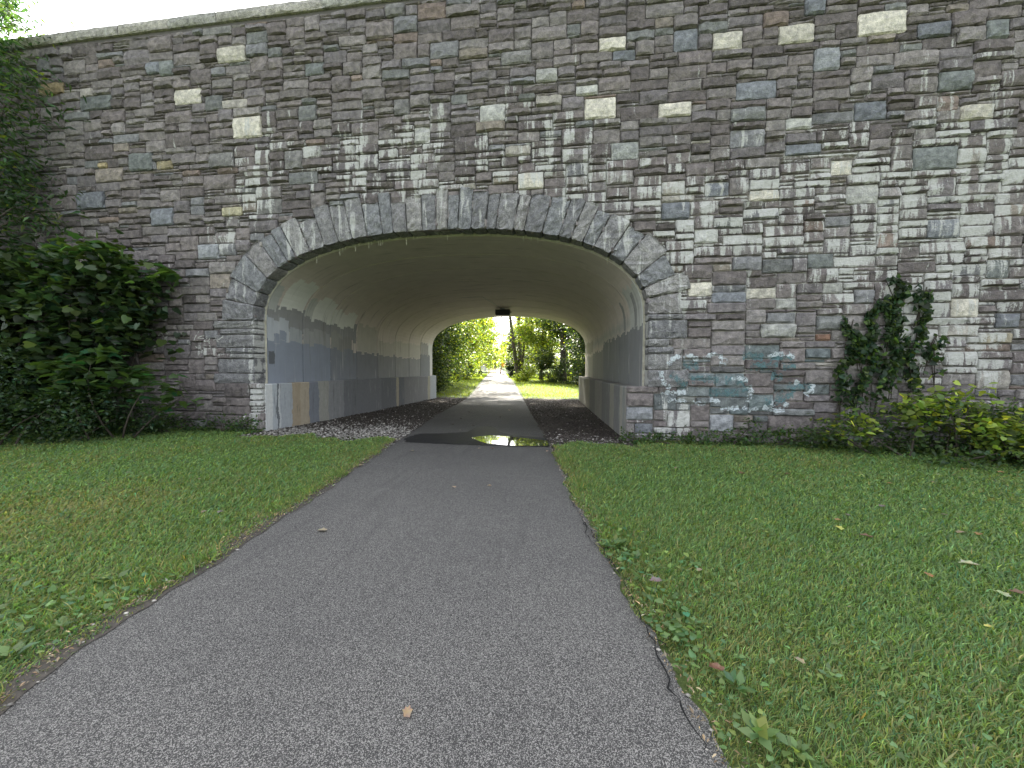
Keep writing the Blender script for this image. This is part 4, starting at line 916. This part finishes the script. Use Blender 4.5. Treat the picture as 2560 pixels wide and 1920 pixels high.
def lawn():
    X = rng.uniform(-17, 11, 2900000); Y = rng.uniform(-1., 8.75, 2900000)
    d = np.hypot(X, Y); ang = np.arctan2(X, Y+2.4)+YAW
    keep = (np.abs(ang) < R(62)) & (d > .85) & lawn_ok(X, Y) & (rng.random(len(X)) < np.clip((2.4/d)**1.25, .08, 1))
    X, Y, d = X[keep], Y[keep], d[keep]; n = len(X)
    h = (.030+.030*rng.random(n))*(1+.35*vnoise(X, Y, 1.1))*np.clip(.75+d*.07, .8, 1.25)
    el = np.abs(X-np.where(X < -1, path_l(Y), path_r(Y))); h *= np.clip(.5+el*1.6, .5, 1)
    w = (.0018+.0013*rng.random(n))*np.clip(d/2.2, .8, 4.2)
    a = rng.uniform(0, 6.283, n); lean = h*(.35+.9*rng.random(n)); la = a+rng.normal(size=n)*.4
    wx, wy = .35*h, .1*h
    z0 = gz(Y)-.006; ca, sa = np.cos(a), np.sin(a); px_, py_ = -sa*w, ca*w
    lx_, ly_ = np.cos(la)*lean+wx, np.sin(la)*lean+wy
    V = np.empty((n, 5, 3), np.float32)
    V[:, 0] = np.stack([X-px_, Y-py_, z0], -1); V[:, 1] = np.stack([X+px_, Y+py_, z0], -1)
    V[:, 2] = np.stack([X-px_*.8+lx_*.35, Y-py_*.8+ly_*.35, z0+h*.62], -1); V[:, 3] = np.stack([X+px_*.8+lx_*.35, Y+py_*.8+ly_*.35, z0+h*.62], -1)
    V[:, 4] = np.stack([X+lx_, Y+ly_, z0+h*np.clip(1-.3*rng.random(n), .5, 1)], -1)
    b = np.arange(n)*5
    F = np.concatenate([np.stack([b, b+1, b+3], -1), np.stack([b, b+3, b+2], -1), np.stack([b+2, b+3, b+4], -1)])
    c = leaf_cols(n, (.165, .252, .088), .32, .2)
    dry = np.clip(.26*vnoise(X, Y, .8, 2)+.07+.5*np.exp(-((X+5.2)/1.3)**2-((Y-3.4)/1.1)**2)+.35*np.exp(-el/.22)+.12*(Y < 2.4)*(X > 0), 0, .85)
    mk = rng.random(n) < dry; c[mk, :3] = np.array([.27, .255, .10])*np.exp(rng.normal(size=(mk.sum(), 1))*.25)
    o = mesh_np('lawn_grass', V.reshape(-1, 3), F, M['blade'], None, 'stuff', col=np.repeat(c, 5, 0))
    tag(o, 'mown green lawn on both sides of the path before the bridge', 'grass'); print('blades', n)
    # clover and small broad leaves in the turf
    X = rng.uniform(-14, 10, 260000); Y = rng.uniform(1, 8.6, 260000); d = np.hypot(X, Y); ang = np.arctan2(X, Y)+YAW
    dn = np.clip(vnoise(X, Y, .9, 5)*.9+.05+.9*np.exp(-((X-1.2)/1.0)**2-((Y-5.6)/1.5)**2)+.7*np.exp(-((X+4.6)/1.2)**2-((Y-6.3)/1.0)**2)+.5*np.exp(-((X+3.5)/.5)**2-((Y-2.8)/.8)**2), 0, 1)
    keep = (np.abs(ang) < R(57)) & (d > .9) & lawn_ok(X, Y) & (rng.random(len(X)) < dn*np.clip(2.4/d, .2, 1)*.42)
    X, Y = X[keep], Y[keep]; n = len(X); P = np.stack([X, Y, gz(Y)+.018+.03*rng.random(n)], -1)
    fr = frames(n, None, -.05, .85); o = leaf_mesh('clover', T_HEART, P, .020*(.7+.8*rng.random(n)), fr, leaf_cols(n, (.15, .23, .085), .25), M['leaf'], None, 'stuff')
    tag(o, 'patches of clover and small weeds growing through the lawn', 'clover'); print('clover', n)
    # far lawns beyond the tunnel, in tufts
    X = rng.uniform(-22, 12, 200000); Y = 23.6+rng.random(200000)**1.6*50; l, r = path_l(Y), path_r(Y)
    keep = ((X < l-.1) & (X > l-6)) | ((X > r+.1) & (X < r+9)); keep &= rng.random(len(X)) < .5
    keep &= ~((Y < 25) & (rng.random(len(X)) < .8))
    X, Y = X[keep], Y[keep]; n = len(X); P = np.stack([X, Y, gz(Y)-.01], -1); fr = frames(n, np.tile(np.array([0, 0, 1.6]), (n, 1)), -.2, 0)
    o = leaf_mesh('far_lawn_grass', T_LANCE, P, (.05+.06*rng.random(n))*np.clip(Y/30, 1, 2.2), fr, leaf_cols(n, (.21, .25, .03), .3), M['blade'], None, 'stuff')
    tag(o, 'sunlit grass verges beside the path beyond the tunnel', 'grass')
lawn(); tufts()
# gravel and litter under the arch
def octa(): return np.array([(1, 0, 0), (0, 1, 0), (-1, 0, 0), (0, -1, 0), (0, 0, .7), (0, 0, -.7)], np.float32), np.array([(0, 1, 4), (1, 2, 4), (2, 3, 4), (3, 0, 4), (1, 0, 5), (2, 1, 5), (3, 2, 5), (0, 3, 5)])
def gravel():
    n = 90000; Y = 7.3+rng.random(n)**1.4*16; X = rng.uniform(-9, 2.5, n)
    l, r = path_l(Y)-.01, path_r(Y)+.01; lo = XC+SK*(Y-D)-W+.22; hi = XC+SK*(Y-D)+W-.37
    out_l = (X < l) & (X > lo); out_r = (X > r) & (X < hi)
    near = np.exp(-((Y-8.7)/1.2)**2); ldens = np.where(out_l, .25+.75*np.exp(-((X-l)/.9)**2)*np.exp(-((Y-9.3)/2.5)**2)+.5*near, .22+.4*near)
    keep = (out_l | out_r) & (rng.random(n) < ldens) & ~((Y < 7.95) & lawn_ok(X, Y))
    X, Y, out_l = X[keep], Y[keep], out_l[keep]; n = len(X); v, f = octa()
    s = .014+.022*rng.random(n)**2; a = rng.uniform(0, 6.28, n); st = np.stack([s*(.7+.8*rng.random(n)), s, s*(.5+.4*rng.random(n))], -1)
    Q = v[None]*st[:, None, :]; ca, sa = np.cos(a)[:, None], np.sin(a)[:, None]
    P = np.stack([Q[..., 0]*ca-Q[..., 1]*sa+X[:, None], Q[..., 0]*sa+Q[..., 1]*ca+Y[:, None], Q[..., 2]+gz(Y)[:, None]+s[:, None]*.25], -1)
    pale = np.where(out_l, .62*np.exp(-((Y-9.0)/1.8)**2)+.12, .05+.25*np.exp(-((Y-8.6)/.7)**2))
    c = np.where((rng.random(n) < pale)[:, None], np.array([[.24, .228, .205]]), np.array([[.05, .042, .036]]))*np.exp(rng.normal(size=(n, 1))*.35)
    o = mesh_np('gravel', P.reshape(-1, 3), (f[None]+(np.arange(n)*6)[:, None, None]).reshape(-1, 3), M['pebble'], None, 'stuff', col=np.repeat(np.concatenate([c, np.ones((n, 1))], 1), 6, 0))
    tag(o, 'gravel and dark leaf litter on the tunnel floor beside the path', 'gravel')
    n = 1300; Y = np.concatenate([rng.uniform(-.5, 8, 1100), rng.uniform(1, 8, 200)]); X = np.concatenate([path_l(Y[:1100])-rng.random(1100)*.28+.02, path_r(Y[1100:])+rng.random(200)**2*.1-.03])
    s = .004+.012*rng.random(n)**3; st = np.stack([s*1.2, s, s*.6], -1); P = v[None]*st[:, None]+np.stack([X, Y, gz(Y)+.002+.3*s], -1)[:, None]
    c = np.array([[.26, .245, .22]])*np.exp(rng.normal(size=(n, 1))*.5)
    o = mesh_np('edge_grit', P.reshape(-1, 3), (f[None]+(np.arange(n)*6)[:, None, None]).reshape(-1, 3), M['pebble'], None, 'stuff', col=np.repeat(np.concatenate([np.clip(c, 0, .8), np.ones((n, 1))], 1), 6, 0))
    tag(o, 'small pale stones and grit along the broken path edges', 'grit')
    # bare soil strip along the left edge
    ys = np.arange(-1, 8.6, .05); V = []
    for y in ys:
        l = float(path_l(y)+wob(y, .5)); w = .12+.10*math.sin(y*1.9+.4)*.5+.06*math.sin(y*4.7)+.1; V += [(l-w-.05, y, float(gz(y))-.012), (l-w*.5, y, float(gz(y))+.006), (l+.012, y, float(gz(y))+.004)]
    F = [(3*i+k, 3*i+k+1, 3*i+k+4, 3*i+k+3) for i in range(len(ys)-1) for k in (0, 1)]
    o = mesh_np('soil_strip', V, F, M['dirt'], None, 'structure', smooth=True); tag(o, 'strip of bare gritty soil along the left path edge', 'soil')
gravel()
# ---- broad-leaved weeds at the path edge, each its own plant
WEED = [(1325, 1185, .20, 'large clump of broad pale green leaves where the right path edge bends'), (1368, 1215, .15, 'rounded leafy weed just below the large clump at the right path edge'),
        (1415, 1240, .10, 'small plantain tuft right of the rounded leafy weed'), (1462, 1370, .13, 'lone leafy weed at the right path edge beside the cracks'), (1500, 1360, .09, 'little weed in the grass right of the lone leafy weed'),
        (1590, 1500, .13, 'flat plantain rosette low on the right verge'), (1640, 1610, .14, 'dark leaved rosette near the bottom right path corner'), (1720, 1650, .12, 'broad leaf cut by the bottom edge of the lawn'),
        (1795, 1470, .10, 'pair of broad leaves lying in the right lawn foreground'), (245, 1265, .16, 'spreading weed at the grass edge of the left path side'), (135, 1365, .12, 'small leafy weed beside the soil strip at lower left'),
        (30, 1425, .15, 'leafy weed in the bottom left corner of the lawn'), (140, 1120, .10, 'stray long blade tuft alone in the left lawn')]
for (a, b, s, lb) in WEED:
    x, y, z = on_ground(a*1.1573, b*1.1573); t = thing('broadleaf_weed', lb, 'weed', (x, y, z), 'weeds along the path edges')
    n = random.randint(9, 15); an = rng.uniform(0, 6.28, n); r_ = s*.25*rng.random(n)
    P = np.stack([x+np.cos(an)*r_, y+np.sin(an)*r_, z+.02+.03*rng.random(n)], -1); out = np.stack([np.cos(an)*1.3, np.sin(an)*1.3, .45+.3*rng.random(n)], -1)
    fr = frames(n, out, .0, .9); cols = leaf_cols(n, (.13, .20, .08), .18); sz = s*(.32+.3*rng.random(n))
    for i in range(n): leaf_mesh('leaf', T_OVAL, P[i:i+1], sz[i:i+1], tuple(q[i:i+1] for q in fr), cols[i:i+1], M['leaf'], t)
for (px, py, rx, ry, n, lb) in [(1345, 1195, .30, .55, 240, 'loose swath of small round leaved weeds along the bend of the right path edge'), (1440, 1375, .22, .40, 130, 'smaller swath of round leaved weeds beside the cracked path edge'), (95, 1330, .5, .35, 160, 'patch of low weeds by the left soil strip')]:
    x, y, z = on_ground(px*1.1573, py*1.1573); X = x+rng.normal(size=n)*rx*.6; Y = y+rng.normal(size=n)*ry*.6; ok = (X > path_r(Y)+.01) | (X < path_l(Y)-.06); X, Y = X[ok], Y[ok]; n = len(X)
    P = np.stack([X, Y, gz(Y)+.025+.05*rng.random(n)], -1); o = leaf_mesh('ground_weeds', T_HEART, P, .020+.030*rng.random(n), frames(n, None, .0, .75), leaf_cols(n, (.13, .215, .08), .25), M['leaf'], None, 'stuff'); tag(o, lb, 'weeds')
# ---- fallen leaves
def dry(cx, cy, s, col, lb, curl=.35, group='fallen leaves'):
    x, y, z = on_ground(cx, cy); n = 12; a0 = random.uniform(0, 6.28); V = []; F = []
    rad = [1, .72, .9, .6, .8, .5, .75, .5, .8, .6, .9, .72]; ax = random.uniform(0, 3.14)
    onp = path_l(y) < x < path_r(y); zb = z+(.036 if onp else .04)
    for i in range(n):
        q = a0+2*math.pi*i/n; u, v = math.cos(q)*rad[i]*s*1.15, math.sin(q)*rad[i]*s*.75
        V.append((x+u*math.cos(ax)-v*math.sin(ax), y+u*math.sin(ax)+v*math.cos(ax), zb+curl*s*(v/s)**2*1.6+random.uniform(0, .12)*s))
    V.append((x, y, zb)); F = [(n, i, (i+1) % n) for i in range(n)]
    c = [(*[min(.8, q*random.uniform(.8, 1.2)) for q in col], 1) for _ in V]
    o = mesh_np('fallen_leaf', V, F, M['deadleaf'], None, None, col=c); tag(o, lb, 'leaf', group)
BRN, TAN, YEL, PGR, GRYB, ORG = (.17, .10, .06), (.32, .24, .16), (.55, .50, .14), (.40, .45, .27), (.20, .165, .14), (.36, .20, .09)
LV = [(1855, 1191, .06, BRN, 'dark curled brown leaf at the back of the right lawn, left of its twin'), (1968, 1191, .055, BRN, 'upright brown leaf at the back of the right lawn, right of its twin'), (1929, 1213, .03, ORG, 'small orange leaf between and below the two dark curled leaves'),
      (1882, 1162, .03, PGR, 'tiny pale leaf near the wall above the dark curled leaves'), (1690, 1177, .035, TAN, 'small tan leaf alone near the right plinth corner'), (1695, 1158, .03, TAN, 'tan leaf scrap nearest the foot of the right plinth'),
      (2096, 1330, .055, YEL, 'bright yellow leaf in the middle of the right lawn'), (2163, 1352, .055, BRN, 'brown leaf to the lower right of the bright yellow leaf'), (2205, 1275, .05, GRYB, 'grey brown leaf standing in grass above the bright yellow leaf'), (2119, 1298, .03, GRYB, 'thin grey leaf just above the bright yellow leaf'),
      (2096, 1310, .035, ORG, 'rusty leaf touching the top of the bright yellow leaf'), (1890, 1309, .02, YEL, 'tiny yellow scrap in grass left of the bright yellow leaf'), (2420, 1424, .065, PGR, 'large pale green leaf lying flat on the right lawn'), (2322, 1452, .04, ORG, 'orange leaf below and left of the large pale green leaf'),
      (2400, 1343, .05, TAN, 'long cream leaf of a pair above the large pale green leaf'), (2446, 1347, .045, ORG, 'tan orange leaf beside the long cream leaf'), (2507, 1503, .05, PGR, 'faded leaf at the right edge of the lawn'), (2468, 1582, .025, YEL, 'little yellow dandelion coloured leaf in the lower right lawn'),
      (1794, 1691, .045, BRN, 'reddish brown leaf near the cracked path edge at lower right'), (1642, 1467, .055, GRYB, 'grey dry leaf tucked against the right path edge'), (1749, 1438, .03, TAN, 'pale tan leaf between the path edge weeds and the lawn'), (2001, 1673, .03, TAN, 'tan scrap in the grass in the lower middle of the right lawn'),
      (2223, 1216, .04, ORG, 'orange leaf near the back of the lawn below the ivy'), (2331, 1213, .04, TAN, 'tan leaf near the back of the lawn below the yellow shrub'), (2360, 1297, .03, GRYB, 'small grey leaf right of the lawn middle'), (2308, 1283, .025, YEL, 'yellow sliver of leaf right of the lawn middle'),
      (2410, 1180, .06, ORG, 'russet leaf at the foot of the yellow green shrub'), (2504, 1188, .045, ORG, 'russet leaf farthest right under the yellow green shrub'), (2345, 1193, .04, PGR, 'pale leaf left of the russet leaf under the shrub'), (2548, 1500, .06, BRN, 'brown leaf cut by the right edge of the picture'),
      (808, 1336, .05, TAN, 'curled cream leaf alone on the asphalt at left'), (1018, 1803, .035, TAN, 'flat tan leaf near the bottom of the path'), (1135, 1225, .04, TAN, 'left one of two small curled leaves in the middle of the path'), (1224, 1221, .035, TAN, 'right one of two small curled leaves in the middle of the path'),
      (1031, 1132, .05, GRYB, 'dark leaf on the left of the path just before the wet patch'), (1199, 1126, .045, GRYB, 'left leaf of the pair just in front of the puddle'), (1231, 1126, .045, BRN, 'right leaf of the pair just in front of the puddle'), (1368, 1133, .045, TAN, 'pale leaf at the right path edge near the puddle'),
      (904, 1169, .05, TAN, 'tan leaf at the left path edge in the grass'), (510, 1290, .035, TAN, 'pinkish leaf in the left lawn near the soil strip'), (553, 1290, .04, GRYB, 'grey leaf in the left lawn beside the soil strip'), (322, 1188, .03, TAN, 'small pale leaf far back in the left lawn'), (500, 1205, .03, TAN, 'tan leaf scrap halfway up the left lawn'),
      (1274, 1028, .11, BRN, 'largest dark leaf on the path inside the tunnel')]
for q in LV: dry(*q[:4], q[4])
for (a, b, lb) in [(1173, 1033, 'small dark leaf left of the largest leaf on the tunnel path'), (1226, 1022, 'small dark leaf above and left of the largest leaf on the tunnel path'), (1211, 1039, 'small dark leaf just below and left of the largest leaf on the tunnel path'),
    (1152, 1049, 'dark leaf in the left half of the tunnel path, beside the centre'), (1132, 1064, 'left one of three dark leaves just behind the wet patch'), (1114, 1050, 'dark leaf closest to the left edge of the tunnel path'),
    (1182, 1067, 'right one of three dark leaves just behind the wet patch'), (1150, 1079, 'dark leaf on the back edge of the wet patch'), (1205, 1015, 'farthest small dark leaf on the tunnel path, near the sunlight'), (1250, 1046, 'small dark leaf below the largest leaf on the tunnel path')]:
    dry(a, b, .05, (.09, .065, .05), lb, group='leaves on the tunnel path')
# ================================================================== THINGS AT THE FAR GATE
def far(px, dep): return at_depth(px, dep)
def diamond(c, r, n, y):
    m = MB(); k = .12*r; P = []
    for (ux, uz) in ((0, 1), (1, 0), (0, -1), (-1, 0)):
        a = Vector((ux, uz)); b = Vector((uz, -ux)); P += [a*(r-k)+(-b)*k, a*(r-k)+b*k]
    return m.prism([(c[0]+p.x, c[2]+p.y) for p in P], y, y+.006)
def sign(px, dep, label, cross, r, h):
    x, y, z = far(px, dep); t = thing('warning_sign', label, 'sign', (x, y, z), 'road signs')
    m = MB(); m.box((x, y+.03, z+h/2), (.06, .04, h)); m.build('post', M['galv'], t)
    m = diamond((x, y, z+h-r*.6), r, 0, y-.01); m.build('plate', M['signyellow'], t)
    if cross:
        m = MB(); m.box((x, y-.016, z+h-r*.6), (r*.26, .006, r*1.15)); m.box((x-r*.36, y-.016, z+h-r*.6), (r*.46, .006, r*.24)); m.box((x+r*.36, y-.016, z+h-r*.6), (r*.46, .006, r*.24)); o = m.build('cross_symbol', M['black'], t, 'stuff')
    return t, (x, y, z)
sign(1267, 60, 'yellow diamond sign with a black cross at the right of the far path', True, .36, 2.05)
t, (x, y, z) = sign(1258, 66, 'plain yellow diamond sign with a small plate, partly behind the cross sign', False, .40, 2.0)
m = MB(); m.box((x, y-.015, z+.95), (.62, .01, .07)); m.build('upper_plate', M['dark'], t)
m = MB(); m.box((x-.05, y-.015, z+.2), (.75, .02, .12)); m.build('lower_plate', M['dark'], t)
gxl, gyl, gzl = far(1222.5, 72); gxr, gyr, gzr = far(1251.5, 72)
def post(px, dep, h, w, mat, nm, label, cap):
    x, y, z = far(px, dep); t = thing(nm, label, 'post', (x, y, z))
    m = MB(); m.tube([(x, y, z-.1), (x, y, z+h)], w/2, 12); m.build('shaft', mat, t)
    m = MB(); m.tube([(x, y, z+h), (x, y, z+h+.03), (x, y, z+h+.06)], [w*.56, w*.56, w*.2], 12); m.build('cap', cap, t)
    m = MB(); m.tube([(x, y, z+h*.72), (x, y, z+h*.82)], w*.53, 12); m.build('band', M['white'], t)
post(1222.5, 71, 1.15, .14, M['yellow'], 'bollard', 'yellow bollard at the left end of the far gate', M['yellow'])
post(1251.5, 71, 1.2, .17, M['brownpost'], 'gate_post', 'thick brown post at the right end of the far gate', M['black'])
post(1275.5, 56, 1.05, .12, M['black'], 'marker_post', 'short black marker post with a white tip right of the cross sign', M['white'])
gate = thing('trail_gate', 'pale barred gate standing across the far end of the path', 'gate', ((gxl+gxr)/2, gyl, gzl))
a, b = Vector((gxl+.12, gyl+.6, gzl)), Vector((gxr-.12, gyr+.6, gzr))
for k in range(5):
    m = MB(); zz = .25+k*.22; m.tube([a+Vector((0, 0, zz)), b+Vector((0, 0, zz))], .022, 6); m.build('rail', M['yellow'], gate)
for q in (a, (a+b)/2, b):
    m = MB(); m.tube([q+Vector((0, 0, .0)), q+Vector((0, 0, 1.2))], .025, 6); m.build('stile', M['galv'], gate)
x, y, z = far(1200.5, 58); t = thing('park_bench', 'small dark bench like stand on two legs left of the far path', 'bench', (x, y, z))
for s in (-1, 1):
    m = MB(); m.box((x+s*.2, y, z+.22), (.05, .05, .44)); m.build('leg', M['dark'], t)
m = MB(); m.box((x, y, z+.5), (.62, .4, .08)); m.build('seat', M['dark'], t, bevel=.01)
m = MB(); m.box((x, y+.2, z+.72), (.6, .05, .32)); m.build('backrest', M['dark'], t, bevel=.01)
x, y, z = far(1209, 68); t = thing('information_board', 'pale information board on two posts left of the far gate', 'board', (x, y, z))
for s in (-1, 1):
    m = MB(); m.box((x+s*.42, y, z+.85), (.09, .09, 1.7)); m.build('post', M['wood'], t)
m = MB(); m.box((x-.22, y-.06, z+1.25), (.38, .03, .62)); m.build('panel', M['white'], t)
m = MB(); m.box((x+.22, y-.06, z+1.12), (.36, .03, .8)); m.build('panel', M['white'], t)
m = MB(); m.prism([(x-.65, z+1.72), (x+.65, z+1.72), (x, z+1.98)], y-.25, y+.25); m.build('roof', M['wood'], t)
x, y, z = far(1254, 135); t = thing('utility_pole', 'thin utility pole rising in the sky gap beyond the gate', 'pole', (x, y, z))
m = MB(); m.tube([(x, y, z-.2), (x, y, z+19)], [.2, .12], 8); m.build('shaft', M['wood'], t)
m = MB(); m.box((x, y, z+18.2), (2.4, .1, .12)); m.build('crossarm', M['wood'], t)
